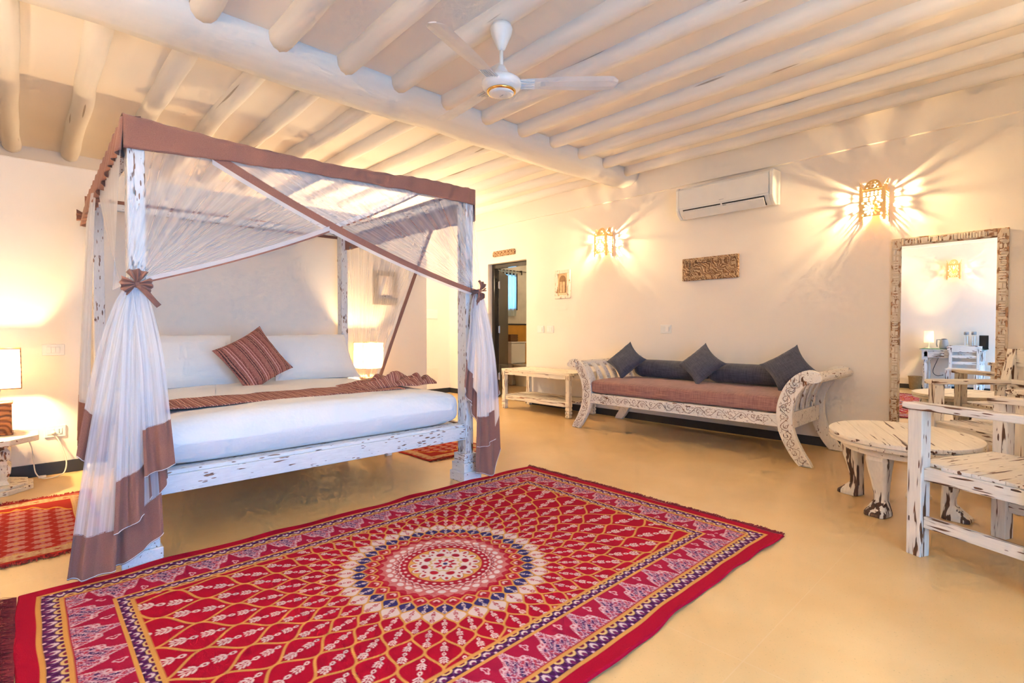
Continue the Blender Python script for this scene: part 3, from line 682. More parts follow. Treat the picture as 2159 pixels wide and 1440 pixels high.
# ================================================================== MOSQUITO NET
net = thing('mosquito_net', 'sheer white mosquito net with brown pelmet draped over the four poster bed', 'mosquito net', (0, 0, 0))
def pelmet(fn, nu, nv, name='pelmet'): return obj(name, MB().sheet(fn, nu, nv), M['brown_cloth'], net, smooth=True, solid=.004)
def pw(u, s=1.0): return .012 * s * abs(math.sin(u * 37 + 3 * nz(u * 6, 1))) ** 3 + .006 * s * nz(u * 26, 4)
def front_pelmet(u, v_):
    y = lerp(BYL - .048, BYR + .046, u)
    top = lerp(2.095, 2.135, u) - .035 * math.sin(PI * min(1, u * 1.25)) ** 1.0 + .008 * nz(u * 30, 2)
    bot = lerp(1.935, 2.018, u) + .028 * math.sin(PI * u) * (1 + .35 * nz(u * 12, 8)) + .006 * nz(u * 22, 3)
    z = lerp(top, bot, max(0, v_ - .12) / .88) if v_ > .12 else top
    x = BX1 + .062 + pw(u + .02 * v_, .8) * (1 if .25 < u < .97 else .35)
    if v_ <= .12: x = lerp(BX1 - .02, x, v_ / .12); z += .004
    return (x, y, z)
pelmet(front_pelmet, 130, 12)
def left_pelmet(u, v_):
    x = lerp(BX1 + .06, BX0 - .03, u); top = 2.095 - .02 * u + .01 * nz(u * 20, 1) - .05 * smooth01((u - .75) / .25)
    bot = 1.925 - .03 * smooth01(u * 2) + .035 * nz(u * 14, 6); fold = .016 * math.sin(u * 95 + 2 * nz(u * 9, 2)) * (.3 + v_)
    z = lerp(top, bot, v_); y = BYL - .046 - fold - .01 * v_
    if v_ < .05: y = BYL + .02
    return (x, y, z)
pelmet(left_pelmet, 160, 10)
def right_pelmet(u, v_):
    x = lerp(BX1 + .06, BX0 - .03, u); top = 2.135 - .01 * u; bot = 1.905 + .02 * nz(u * 7, 6) + .02 * u; fold = .010 * math.sin(u * 70 + 2 * nz(u * 9, 2))
    y = BYR + .046 + fold
    if v_ < .05: y = BYR - .02
    return (x, y, lerp(top, bot, v_))
pelmet(right_pelmet, 120, 10)
def rear_pelmet(u, v_):
    y = lerp(BYL - .04, BYR + .04, u); return (BX0 - .045 + .006 * nz(u * 20, 2), y, lerp(2.13, 2.045, v_) + .004 * nz(u * 15, 1))
pelmet(rear_pelmet, 60, 6)
def tuft(u, v_):
    a = u * 2 * PI; r = .026 - .014 * v_ * (1 + .45 * math.sin(a * 5)) + .012 * math.sin(a * 5); d = .07 * (1 - v_)
    return (BX0 + .02 + r * math.cos(a), BYL - .03 - d * .9, 1.955 + r * math.sin(a) * 1.2 + d * .15)
obj('corner_tuft', MB().sheet(tuft, 40, 8), M['brown_cloth'], net, smooth=True)
# sheer panels gathered to a tie: threads run from the top edge to the tie
TL = (BX1 + .085, BYL - .01, 1.315); TR = (BX1 + .085, BYR + .045, 1.385)
def panel(top, tie, sag, spread, amp, nf, nu=120, nv=40, name='net_panel', bias=1.0, mat='net'):
    def fn(u, v_):
        T = top(u); G = (tie[0] + spread[0] * (u - .5), tie[1] + spread[1] * (u - .5), tie[2] + spread[2] * (u - .5))
        w = v_ ** bias; p = L3(T, G, w); s_ = sag(u) * 4 * v_ * (1 - v_)
        f = amp * math.sin(2 * PI * nf * u + 2.2 * nz(u * 5, 3)) * math.sin(PI * min(1, v_ * 1.0)) ** .7 * (1 - .6 * v_)
        return (p[0] + f, p[1], p[2] - s_)
    return fn, obj(name, MB().sheet(fn, nu, nv), M[mat], net, smooth=True)
# foot side, left curtain (inner) and right curtain (outer)
fl, _ = panel(lambda u: (BX1 + .036, lerp(BYL - .03, 1.98, u), 2.0 + .05 * u), TL, lambda u: .055 * u ** 2, (.02, .07, .03), .008, 17)
fr, _ = panel(lambda u: (BX1 + .048, lerp(BYR + .03, .70, u), 2.075 - .07 * u), TR, lambda u: .055 * u ** 2, (.0, -.08, .02), .010, 15)
def edge_strip(fn, w0, w1, mat, name, off=0, nv=60, dx=0.004):
    def s(u, v_):
        p = fn(1.0, v_); w = lerp(w0, w1, u) * (1 - .35 * v_)
        return (p[0] + dx, p[1], p[2] - w)
    return obj(name, MB().sheet(s, 3, nv), mat, net, smooth=True)
edge_strip(fr, -.012, .038, M['brown_cloth'], 'hem_border'); edge_strip(fr, .038, .064, M['net_edge'], 'hem_ruffle')
edge_strip(fl, -.030, .0, M['net_edge'], 'hem_ruffle'); edge_strip(fl, .0, .012, M['brown_cloth'], 'hem_border')
# left side of the bed: front curtain tied to the same bow, rear curtain hanging by the back post
panel(lambda u: (lerp(BX1 + .045, -3.95, u), BYL - .055, 1.94 - .01 * u), (BX1 - .02, BYL - .07, 1.30), lambda u: .05 * u, (.05, .03, .02), .012, 9, 70, 36, bias=1.25, mat='net_edge')
def drape(top0, top1, bot0, bot1, zt_, zb_, amp, nf, name, mat, vmax=1.0, vmin=0.0, nu=70, nv=30, axis='y', jig=.0):
    def fn(u, v0):
        v_ = lerp(vmin, vmax, v0); a = L3(top0, top1, u); b = L3(bot0, bot1, u); p = L3(a, b, v_ ** .8)
        z = lerp(zt_(u), zb_(u), v_); f = amp * math.sin(2 * PI * nf * u + 1.5 * nz(u * 4, 2) + .5 * v_) * (.4 + .6 * v_) + jig * nz(u * 3, v_ * 2)
        return (p[0] + (f if axis == 'x' else 0), p[1] + (f if axis == 'y' else 0), z)
    return obj(name, MB().sheet(fn, nu, nv), M[mat] if isinstance(mat, str) else mat, net, smooth=True)
dr = ((-4.02, BYL - .07, 0), (-4.95, BYL - .03, 0), (-4.20, BYL - .13, 0), (-4.72, BYL - .10, 0))
zb = lambda u: .36 + .06 * math.sin(u * 9)
drape(*dr, lambda u: 1.95, zb, .030, 7, 'net_panel', 'net_edge', .84); drape(*dr, lambda u: 1.95, zb, .030, 7, 'hem_border', 'brown_cloth', 1.0, .84, nv=8)
# right side: rear curtain, free edge falling back behind the bed, and the short front curtain
fs, _ = panel(lambda u: (lerp(BX0 + .05, -3.50, u), BYR + .052, 1.96), (-4.66, BYR + .06, .50), lambda u: -.02 * u, (.30, .02, .0), .010, 8, 80, 40)
def side_hem(u, v_): p = fs(1.0, v_); return (p[0] + .045 * (u - .5) * 2 - .0, p[1] + .004, p[2])
obj('hem_border', MB().sheet(lambda u, v_: (lambda p: (p[0] + .058 * u, p[1] - .006, p[2]))(fs(1.0, v_)), 2, 50), M['brown_cloth'], net, smooth=True)
obj('hem_ruffle', MB().sheet(lambda u, v_: (lambda p: (p[0] - .05 * u, p[1] - .009 - .006 * math.sin(v_ * 30), p[2]))(fs(1.0, v_)), 2, 50), M['net_edge'], net, smooth=True)
panel(lambda u: (lerp(BX1 + .05, -3.5, u), BYR + .05, 2.0), (BX1, BYR + .075, 1.37), lambda u: .04 * u, (.04, .02, .02), .008, 7, 50, 30, bias=1.2)
# tails below the ties
def tail(tie, bot, hem, amp, nf, x, ph=0., tw=.05, ease=.55, sheer_mat='net_tail', nu=54):
    """bot: list of (y,z) along the lower edge at depth x; hem: length of the brown border"""
    def base(u, v_):
        by, bz = polyline([(a, b, 0) for a, b in bot], u)[:2]
        w = v_ ** ease; y = lerp(tie[1] + tw * (u - .5), by, w); z = lerp(tie[2] - .01, bz, v_); xx = lerp(tie[0] + .008, x, smooth01(v_ * 2.2))
        f = amp * math.sin(2 * PI * nf * u + ph + 1.4 * nz(u * 4 + ph, v_ * 1.5)) * (.25 + .75 * v_ ** .7)
        return (xx + f, y + .4 * f * math.cos(7 * u), z)
    def vh(u): bz = polyline([(a, b, 0) for a, b in bot], u)[1]; return 1 - hem / max(.3, tie[2] - bz)
    obj('net_tail', MB().sheet(lambda u, v_: base(u, v_ * vh(u)), nu, 40), M[sheer_mat], net, smooth=True)
    obj('hem_border', MB().sheet(lambda u, v_: base(u, lerp(vh(u) - .004, 1, v_)), nu, 10), M['brown_cloth'], net, smooth=True)
    obj('hem_stitch', MB().tube([tuple(a + b for a, b in zip(base(k / 40, .995), (.004, 0, 0))) for k in range(41)], .0016, 4), M['pillow'], net)
# foot left: long back layer, cascade of shorter layers in front
tail(TL, [(.15, .545), (.20, .50), (.27, .50)], .21, .012, 1.5, -2.97, .3)
tail(TL, [(.25, .035), (.30, .045), (.383, .08), (.455, .15)], .20, .014, 2.1, -2.872, 2.0, ease=.62)
tail(TL, [(.40, .32), (.45, .34), (.485, .40)], .21, .014, 1.5, -2.865, 2.2)
tail(TL, [(.105, .055), (.15, .035), (.20, .026), (.27, .04)], .185, .016, 2.1, -2.842, 2.0, ease=.62)
tail(TL, [(.262, .205), (.32, .22), (.386, .262)], .235, .016, 1.6, -2.825, .6)
tail(TL, [(.375, .44), (.43, .455), (.505, .475)], .215, .014, 1.6, -2.810, 1.2)
# foot right
tail(TR, [(2.235, .70), (2.27, .62), (2.33, .56)], .20, .014, 1.8, -2.87, .2)
tail(TR, [(2.30, .62), (2.33, .50), (2.36, .44)], .20, .012, 1.2, -2.885, 1.2)
tail(TR, [(2.50, .60), (2.56, .58), (2.615, .64)], .20, .012, 1.3, -2.90, 2.2)
tail(TR, [(2.335, .075), (2.40, .055), (2.47, .03), (2.545, .02), (2.585, .21)], .26, .018, 2.0, -2.865, 1.0)
tail(TR, [(2.315, .27), (2.38, .255), (2.45, .26), (2.50, .30)], .22, .014, 2.1, -2.835, .4)
obj('hem_border', MB().sheet(lambda u, v_: (TR[0] + .012, lerp(2.350, 2.318, v_) + .042 * u * (1 - .5 * v_), lerp(1.36, .86, v_)), 3, 16), M['brown_cloth'], net, smooth=True)
# bows
def bow(name, c, s, lobes, tailv):
    b = obj(name, MB().sphere((c[0] + .012 * s, c[1], c[2]), .018 * s, 12, 8), M['brown_cloth'], net, smooth=True)
    for a0, a1, L_, n_ in lobes:
        def fn(u, v_):
            a = R(lerp(a0, a1, u)); r = L_ * s * v_ * (1 - .10 * abs(math.sin(n_ * PI * u))) ; f = .016 * s * math.sin(n_ * 2 * PI * u) * v_ + .022 * s * math.sin(PI * v_)
            return (c[0] + .014 * s + f, c[1] + r * math.cos(a), c[2] + r * math.sin(a))
        obj('bow_loop', MB().sheet(fn, 36, 10), M['brown_cloth'], b, smooth=True, solid=.003)
    for (dy, dz, w) in tailv:
        def ft(u, v_): n_ = Vector((dz, -dy)).normalized(); return (c[0] + .02 * s + .012 * math.sin(v_ * 5), c[1] + dy * v_ + n_.x * w * (u - .5), c[2] + dz * v_ + n_.y * w * (u - .5))
        obj('ribbon_tail', MB().sheet(ft, 4, 14), M['brown_cloth'], b, smooth=True, solid=.002)
bow('tieback_bow', TL, 1.0, [(150, 235, .066, 3), (52, 128, .072, 2.5), (-38, 30, .064, 2.5)], [(.085, -.10, .024), (.05, -.05, .02)])
bow('tieback_bow', TR, 1.1, [(165, 205, .062, 2), (40, 95, .078, 2.5), (-80, -25, .06, 2), (5, 30, .06, 1.5)], [(-.012, -.10, .03)])

# ================================================================== BEDSIDE
def octagon(r, c, rot=22.5): return [(c[0] + r * math.cos(R(rot + 45 * k)), c[1] + r * math.sin(R(rot + 45 * k))) for k in range(8)]
def pedestal(x, y, label):
    t_ = thing('bedside_table', label, 'table', (x, y, 0), 0, 'octagonal bedside tables')
    obj('tabletop', MB().prism(octagon(.27, (0, 0)), .335, .375, 'z'), dist('stand', 'y'), t_, bevel=.006)
    obj('column', MB().sqlathe([(.10, .05), (.085, .08), (.105, .13), (.105, .17), (.088, .19), (.088, .21), (.105, .23), (.105, .28), (.09, .30), (.115, .335)]), dist('stand', 'z'), t_, bevel=.004)
    obj('foot_plate', MB().prism(octagon(.235, (0, 0)), .0, .03, 'z').prism(octagon(.205, (0, 0)), .03, .05, 'z'), dist('stand', 'y'), t_, bevel=.004)
    return t_
pedestal(-4.985, -.19, 'white pedestal bedside table with octagonal top at the left wall')
pedestal(-4.985, 2.79, 'white pedestal bedside table half hidden behind the bed and runner')
def table_lamp(x, y, z, label, sx=.105, sy=.12, zs0=.325, zs1=.60, wood='lampwood', cord=False):
    t_ = thing('table_lamp', label, 'lamp', (x, y, z), 0, 'lit bedside lamps')
    b = obj('lamp_base', MB().box(-.075, .075, -.075, .075, 0, .015).box(-.068, .068, -.068, .068, .015, .215).box(-.075, .075, -.075, .075, .215, .23), M[wood], t_, bevel=.004)
    for k, zz in enumerate((.03, .07, .11, .15, .19)):
        obj('carved_band', MB().box(.066, .074, -.06, .06, zz, zz + .022), M[wood], b, bevel=.003)
    obj('stem', MB().lathe([(.012, .23), (.010, .29), (.016, .31), (.016, .345), (.012, .36)]), M['steel'], t_, smooth=True)
    # fabric shade: four stretched sides, open top and bottom, thin wire rims
    m = MB()
    for (a, b_) in (((-sx, -sy), (sx, -sy)), ((sx, -sy), (sx, sy)), ((sx, sy), (-sx, sy)), ((-sx, sy), (-sx, -sy))):
        m.add([(a[0], a[1], zs0), (b_[0], b_[1], zs0), (b_[0] * .985, b_[1] * .985, zs1), (a[0] * .985, a[1] * .985, zs1)], [(0, 1, 2, 3)])
    sh = obj('lamp_shade', m, M['shade'], t_)
    for zz, k in ((zs0, 1), (zs1, .985)):
        obj('shade_rim', MB().tube([(sx * k, sy * k, zz), (-sx * k, sy * k, zz), (-sx * k, -sy * k, zz), (sx * k, -sy * k, zz)], .004, 6, True), M['lampwood'], sh)
    for s1 in (-1, 1):
        for s2 in (-1, 1): obj('shade_wire', MB().tube([(s1 * sx, s2 * sy, zs0), (s1 * sx * .985, s2 * sy * .985, zs1)], .003, 5), M['lampwood'], sh)
    obj('bulb', MB().sphere((0, 0, .43), .028, 8, 5, (1, 1, 1.3)), M['lampbulb'], t_, smooth=True)
    return t_
la = table_lamp(-5.055, -.145, .375, 'lit lamp with cream box shade and carved base at the left edge')
lb = table_lamp(-5.055, 2.667, .375, 'lit lamp with cream box shade seen through the net beyond the pillows')
# power cord of the left lamp with inline switch, plugged into the wall socket (lamp-local coordinates)
def lc(x, y, z): return (x + 5.055, y + .145, z - .375)
cp = [(-5.16, -.10, .38), (-5.21, -.03, .36), (-5.22, .02, .24), (-5.17, .03, .14), (-5.12, .04, .06), (-5.09, .07, .022), (-5.10, .115, .012), (-5.13, .16, .012), (-5.17, .20, .025), (-5.20, .215, .09), (-5.22, .20, .18), (-5.235, .175, .26), (-5.25, .145, .315)]
def dense(pts, n=6):
    out = []; P = [Vector(p) for p in pts]
    for i in range(len(P) - 1):
        p0, p1, p2, p3 = P[max(0, i - 1)], P[i], P[i + 1], P[min(len(P) - 1, i + 2)]
        for k in range(n):
            t_ = k / n; out.append(.5 * ((2 * p1) + (-p0 + p2) * t_ + (2 * p0 - 5 * p1 + 4 * p2 - p3) * t_ ** 2 + (-p0 + 3 * p1 - 3 * p2 + p3) * t_ ** 3))
    return out + [P[-1]]
cd = obj('power_cord', MB().tube(dense([lc(*p) for p in cp]), .0042, 6), M['ivory_plastic'], la, smooth=True)
obj('plug', MB().tube([lc(-5.232, .145, .318), lc(-5.262, .145, .325)], .013, 10), M['ivory_plastic'], cd, smooth=True)
sw = MB().box(-.012, .012, -.022, .022, -.008, .008); obj('inline_switch', sw, M['ivory_plastic'], cd, bevel=.004, loc=lc(-5.094, .075, .03))
def wall_plate(name, label, x, y, z, w, h, axis, kind, group=None):
    """plate on a wall; axis '+x' (headboard wall) or '-y' (sofa wall)"""
    t_ = thing(name, label, 'switch' if kind != 'socket' else 'socket', (x, y, z), 0 if axis == '-y' else R(90), group)
    obj('plate', MB().box(-w / 2, w / 2, -.010, 0, -h / 2, h / 2), M['white_plastic'], t_, bevel=.003)
    if kind == 'socket':
        obj('outlet', MB().box(.006, .040, -.014, -.006, -.022, .022), M['white_plastic'], t_, bevel=.002)
        for k in (-1, 0, 1): obj('pin_hole', MB().tube([(.024, -.0145, k * .011), (.024, -.012, k * .011)], .0035, 8), M['dark'], t_)
        obj('outlet', MB().box(-.045, -.005, -.014, -.006, -.022, .022), M['white_plastic'], t_, bevel=.002)
    else:
        n = {'switch1': 1, 'switch2': 2, 'switch3': 3, 'blank': 0}[kind]
        for k in range(n):
            a = -w * .30 + w * .6 * k / n; obj('rocker', MB().box(a + .001, a + w * .6 / n - .001, -.015, -.008, -h * .28, h * .28), M['white_plastic'], t_, bevel=.0015)
    return t_
wall_plate('light_switch', 'white triple light switch on the wall above the left bedside table', XH, .154, .953, .13, .085, '+x', 'switch3')
wall_plate('wall_socket', 'white double power socket with plug beside the left bedside table', XH, .155, .33, .125, .09, '+x', 'socket')
wall_plate('light_switch', 'white light switch on the wall above the daybed', -3.167, YS, 1.12, .14, .10, '-y', 'switch2')
wall_plate('light_switch', 'cream thermostat plate nearest the bathroom door', -5.20, YS, 1.12, .13, .105, '-y', 'switch1')
wall_plate('light_switch', 'small white switch plate between the thermostat and the carved picture', -5.01, YS, 1.12, .13, .105, '-y', 'switch2')
# framed picture of a dhow on the headboard wall
pic = thing('framed_picture', 'grey framed picture of a sailing dhow seen through the net', 'picture', (XH, 2.985, 1.585), R(90))
w_, h_ = .305, .385
for (a, b, c, d) in ((-w_ / 2, w_ / 2, h_ / 2 - .058, h_ / 2), (-w_ / 2, w_ / 2, -h_ / 2, -h_ / 2 + .075), (-w_ / 2, -w_ / 2 + .062, -h_ / 2 + .075, h_ / 2 - .058), (w_ / 2 - .062, w_ / 2, -h_ / 2 + .075, h_ / 2 - .058)):
    obj('frame', MB().box(a, b, -.025, 0, c, d), M['frame_grey'], pic, bevel=.004)
t = NT('dhow_print'); v = t.coords(); t.base(t.ramp(t.noise(v, 14, 3), [(.35, col(196, 186, 190)), (.65, col(226, 206, 186))])); t.rough(.7); M['print_bg'] = t.m
M['print_sail'] = plain('sail_print', col(236, 220, 200), .7); M['print_sea'] = plain('sea_print', col(150, 140, 135), .7); M['print_blue'] = plain('shade_print', col(186, 186, 204), .7)
pr = obj('print', MB().box(-.095, .095, -.012, -.004, -.12, .138), M['print_bg'], pic)
obj('sail', MB().prism([(-.055, -.07), (.05, -.075), (.015, .085)], -.0145, -.012), M['print_sail'], pr)
obj('sail', MB().prism([(-.085, -.075), (-.05, -.07), (.0, .10), (-.04, .09)], -.0135, -.012), M['print_blue'], pr)
obj('hull', MB().prism([(-.07, -.085), (.07, -.08), (.05, -.10), (-.05, -.10)], -.014, -.012), M['print_sea'], pr)
obj('hook', MB().tube([(0, -.004, h_ / 2), (0, -.004, h_ / 2 + .018)], .004, 6), M['steel'], pic)
# electric panel and low cover plate in the corner passage
ep = thing('fuse_box_cover', 'flat white fuse box door set in the corner passage wall', 'panel', (XF, 5.03, 1.385), R(90))
obj('frame', MB().box(-.21, .21, -.012, 0, -.085, .085), M['white_plastic'], ep, bevel=.003); obj('door', MB().box(-.195, .195, -.018, -.012, -.07, .07), M['white_plastic'], ep, bevel=.003)
lp = thing('cover_plate', 'square cream cover plate low on the corner passage wall', 'panel', (XF, 5.03, .355), R(90))
obj('plate', MB().box(-.21, .21, -.010, 0, -.095, .095), M['ivory_plastic'], lp, bevel=.003); obj('rim', MB().box(-.18, .18, -.013, -.010, -.07, .07), M['ivory_plastic'], lp, bevel=.003)

# ================================================================== CEILING FAN
FX, FY, FZ = -2.325, 2.11, 2.585
fan = thing('ceiling_fan', 'white three blade ceiling fan with gold ring hanging from the joists', 'fan', (FX, FY, FZ))
obj('ceiling_canopy', MB().lathe([(.012, .20), (.022, .21), (.062, .30), (.068, .33), (.060, .352), (.02, .36)], seg=24), M['white_paint'], fan, smooth=True)
obj('hanger_bracket', MB().box(-.03, .03, -.02, .02, .35, .445), M['grey_plastic'], fan)
obj('downrod', MB().lathe([(.012, .06), (.012, .21)], seg=14), M['white_paint'], fan, smooth=True)
obj('lower_canopy', MB().lathe([(.060, .030), (.052, .055), (.024, .105), (.014, .115)], seg=24), M['white_paint'], fan, smooth=True)
obj('motor_housing', MB().lathe([(.05, .038), (.095, .034), (.118, .018), (.120, .0), (.112, -.022), (.086, -.040), (.05, -.044)], seg=36), M['white_paint'], fan, smooth=True)
obj('gold_ring', MB().lathe([(.074, -.042), (.088, -.040), (.088, -.046), (.082, -.052), (.074, -.052)], seg=36), M['gold'], fan, smooth=True)
cap = obj('bottom_cap', MB().lathe([(.078, -.044), (.076, -.054), (.055, -.062), (.02, -.065)], seg=30), M['white_plastic'], fan, smooth=True)
obj('emblem', MB().box(-.014, .014, -.003, .003, -.067, -.064), M['grey_plastic'], cap)
for tip in ((-2.09, 1.44), (-1.835, 2.61), (-2.915, 2.16)):
    a = math.atan2(tip[1] - FY, tip[0] - FX); L_ = .70; m = MB(); ca, sa = math.cos(a), math.sin(a); rings = []
    for i in range(21):
        t_ = i / 20; r = lerp(.10, L_, t_); w = lerp(.043, .062, smooth01(t_ * 1.6)) * (1 if t_ < .93 else math.sqrt(max(.02, 1 - ((t_ - .93) / .07) ** 2 * .8)))
        ring = []
        for (q, zz) in ((-1, 0), (-.4, .004), (.4, .004), (1, 0), (.4, -.003), (-.4, -.003)):
            yy = q * w; z = zz + yy * -.20 + .004; ring.append((r * ca - yy * sa, r * sa + yy * ca, z))
        rings.append(ring)
    bl = obj('blade', m.ring_sweep(rings), M['white_paint'], fan, smooth=False)
    for k in range(6):
        yy = lerp(-.034, .034, k / 5); obj('rib', MB().tube([(.105 * ca - yy * sa, .105 * sa + yy * ca, yy * -.2 - .001), (.20 * ca - yy * 1.1 * sa, .20 * sa + yy * 1.1 * ca, yy * -.22 - .001)], .0028, 5), M['white_paint'], bl)

# ================================================================== WALL SCONCES (pierced metal lanterns)
def pierced(w, h, f, res):
    """flat plate in local (x, z); solid where f>0, cut with marching squares"""
    nx, nz_ = max(2, int(w / res)), max(2, int(h / res)); xs = np.linspace(-w / 2, w / 2, nx + 1); zs = np.linspace(0, h, nz_ + 1)
    X, Z = np.meshgrid(xs, zs); F = f(X, Z); mb = MB(); key = {}
    def vid(p):
        k = (round(p[0], 5), round(p[1], 5))
        if k not in key: key[k] = len(mb.v); mb.v.append((p[0], 0.0, p[1]))
        return key[k]
    for j in range(nz_):
        for i in range(nx):
            c = [(j, i), (j, i + 1), (j + 1, i + 1), (j + 1, i)]; fv = [F[q] for q in c]
            if max(fv) <= 0: continue
            P = [(X[q], Z[q]) for q in c]; poly = []
            for k in range(4):
                a, b = fv[k], fv[(k + 1) % 4]
                if a > 0: poly.append(P[k])
                if (a > 0) != (b > 0): t_ = a / (a - b); poly.append((P[k][0] + (P[(k + 1) % 4][0] - P[k][0]) * t_, P[k][1] + (P[(k + 1) % 4][1] - P[k][1]) * t_))
            ids = []
            for p in poly:
                q = vid(p)
                if not ids or ids[-1] != q: ids.append(q)
            if len(ids) > 2 and ids[0] == ids[-1]: ids.pop()
            if len(set(ids)) > 2: mb.f.append(tuple(ids))
    return mb
def hole(d): return d      # signed: >0 outside of the hole
def ell(X, Z, cx, cz, a, b, rot=0):
    c, s_ = math.cos(rot), math.sin(rot); x = (X - cx) * c + (Z - cz) * s_; z = -(X - cx) * s_ + (Z - cz) * c
    return (np.hypot(x / a, z / b) - 1) * min(a, b)
def lantern_face(w, H=.30):
    def f(X, Z):
        g = np.full_like(X, .02)
        # feet: arched cut below
        g = np.minimum(g, np.where((np.abs(X) < w / 2 - .026) & (Z < .040), -.01, g)); g = np.minimum(g, np.where((np.abs(X) < w / 2 - .016) & (Z < .022), -.01, g))
        # crown: merlons at the corners
        g = np.minimum(g, np.where((Z > .268) & (np.abs(X) < w / 2 - .022), -.01, g)); g = np.minimum(g, np.where((Z > .283) & (np.abs(X) < w / 2 - .011), -.01, g))
        cz = .107; n = 12
        for k in range(n):
            a = 2 * PI * k / n
            for r, l, b in ((.023, .013, .0054), (.050, .0140, .0082)):
                cx, c2 = r * math.cos(a), cz + r * 1.0 * math.sin(a)
                if abs(cx) < w / 2 - .02: g = np.minimum(g, ell(X, Z, cx * (w / .19), c2, l, b, a))
        for sx in (-1, 1):
            for sz in (-1, 1): g = np.minimum(g, ell(X, Z, sx * (w / 2 - .027), cz + sz * .053, .010, .008, sx * sz * .8))
        for row, zz in ((0, .178), (1, .197)):
            for k in range(3): g = np.minimum(g, ell(X, Z, (k - 1) * w * .25, zz, w * .088, .0072))
        for row, zz in ((0, .222), (1, .243)):
            for k in range(5): g = np.minimum(g, ell(X, Z, (k - 2) * w * .15, zz, w * .050, .0066, .4))
        return g
    return f
def dome_face(w, H):
    def f(X, Z):
        prof = w / 2 * np.sqrt(np.clip(1 - (Z / H) ** 2.2, 0, 1)); g = (prof - np.abs(X))
        for k in range(10):
            a = 2 * PI * k / 10; g = np.minimum(g, ell(X, Z, .017 * math.cos(a), H * .42 + .017 * math.sin(a), .0065, .0042, a))
        for s_ in (-1, 1):
            g = np.minimum(g, ell(X, Z, s_ * w * .30, H * .28, .007, .005)); g = np.minimum(g, ell(X, Z, s_ * w * .10, H * .76, .006, .0045)); g = np.minimum(g, ell(X, Z, s_ * w * .22, H * .58, .006, .0045))
        return g
    return f
def roof_f(X, Z):
    g = np.full_like(X, .02)
    for k in range(5):
        for j in range(3): g = np.minimum(g, ell(X, Z, (k - 2) * .034, .036 + j * .040, .0055, .0065))
    g = np.minimum(g, ell(X, Z, 0, .012, .028, .017)); return g
def sconce(x, y, z, rot, label):
    t_ = thing('wall_sconce', label, 'wall lamp', (x, y, z), rot, 'pierced metal wall lanterns')
    W_, D_ = .19, .15
    def plate(name, mb, tr):
        mb.v = [tuple(tr @ Vector(p)) for p in mb.v]; return obj(name, mb, M['brass'], t_, solid=.0022)
    plate('front_panel', pierced(W_, .30, lantern_face(W_), .0034), Matrix.Translation((0, -D_, 0)))
    for s_ in (-1, 1):
        plate('side_panel', pierced(D_ - .003, .30, lantern_face(D_ - .003), .0034), Matrix.Translation((s_ * W_ / 2, -D_ / 2, 0)) @ Matrix.Rotation(R(90), 4, 'Z'))
    plate('dome_panel', pierced(.135, .105, dome_face(.135, .105), .0034), Matrix.Translation((0, -D_ + .012, .262)) @ Matrix.Rotation(R(-16), 4, 'X'))
    for s_ in (-1, 1):
        plate('dome_panel', pierced(.10, .10, dome_face(.10, .10), .0034), Matrix.Translation((s_ * (W_ / 2 - .018), -D_ / 2 - .01, .262)) @ Matrix.Rotation(R(90), 4, 'Z') @ Matrix.Rotation(R(16 * s_), 4, 'X'))
    plate('roof_panel', pierced(W_ - .01, D_ - .01, roof_f, .004), Matrix.Translation((0, -.008, .272)) @ Matrix.Rotation(R(90), 4, 'X'))
    obj('bracket', MB().box(-.012, .012, -.09, 0, .155, .165).box(-.035, .035, -.006, 0, .13, .21), M['brass'], t_)
    obj('lamp_holder', MB().lathe([(.014, .155), (.014, .19), (.018, .192)], (0, -.085, 0), 12), M['white_plastic'], t_)
    obj('bulb', MB().sphere((0, -.085, .215), .0095, 6, 4, (1, 1, 1.5)), M['bulb'], t_, smooth=True)
    return t_
sconce(-4.02, YS, 2.055, 0, 'lit pierced gold wall lantern nearest the bathroom door, left of the air conditioner')
sconce(-1.115, YS, 2.055, 0, 'lit pierced gold wall lantern between the air conditioner and the mirror')
sconce(-1.285, YR, 2.02, PI, 'lit pierced gold wall lantern above the desk, seen in the mirror')

# ================================================================== AIR CONDITIONER
ac = thing('air_conditioner', 'white split air conditioner mounted high on the wall between the two lanterns', 'air conditioner', (-2.42, YS, 2.345))
prof = [(-.02, 0.02), (-.12, .0), (-.175, .035), (-.21, .085), (-.215, .30), (-.20, .325), (-.02, .335)]
body = obj('body', MB().prism(prof, -.475, .475, 'x'), M['white_plastic'], ac, bevel=.006)
for s_ in (-1, 1):
    obj('end_cap', MB().prism([(-.015, .01), (-.125, -.006), (-.18, .03), (-.216, .082), (-.221, .303), (-.204, .332), (-.015, .342)], s_ * .476, s_ * .512, 'x'), M['white_plastic'], ac, bevel=.008)
obj('front_panel', MB().box(-.474, .474, -.222, -.214, .10, .30), M['white_plastic'], ac, bevel=.003)
obj('air_slot', MB().prism([(-.135, .002), (-.19, .040), (-.212, .075), (-.213, .082), (-.19, .075)], -.43, .43, 'x'), M['dark'], ac)
fl_ = obj('louvre', MB().prism([(-.150, -.012), (-.156, -.012), (-.212, .052), (-.206, .056)], -.425, .425, 'x'), M['white_plastic'], ac)
obj('louvre_lip', MB().prism([(-.200, .048), (-.216, .066), (-.212, .070), (-.196, .054)], -.425, .425, 'x'), M['white_plastic'], ac)
obj('louvre_pin', MB().box(-.008, .008, -.214, -.20, .06, .082), M['white_plastic'], ac); obj('sensor_clip', MB().box(.015, .05, -.214, -.204, .056, .070), M['grey_plastic'], ac)
obj('badge', MB().box(-.02, .03, -.2235, -.2215, .118, .124), M['steel'], ac)
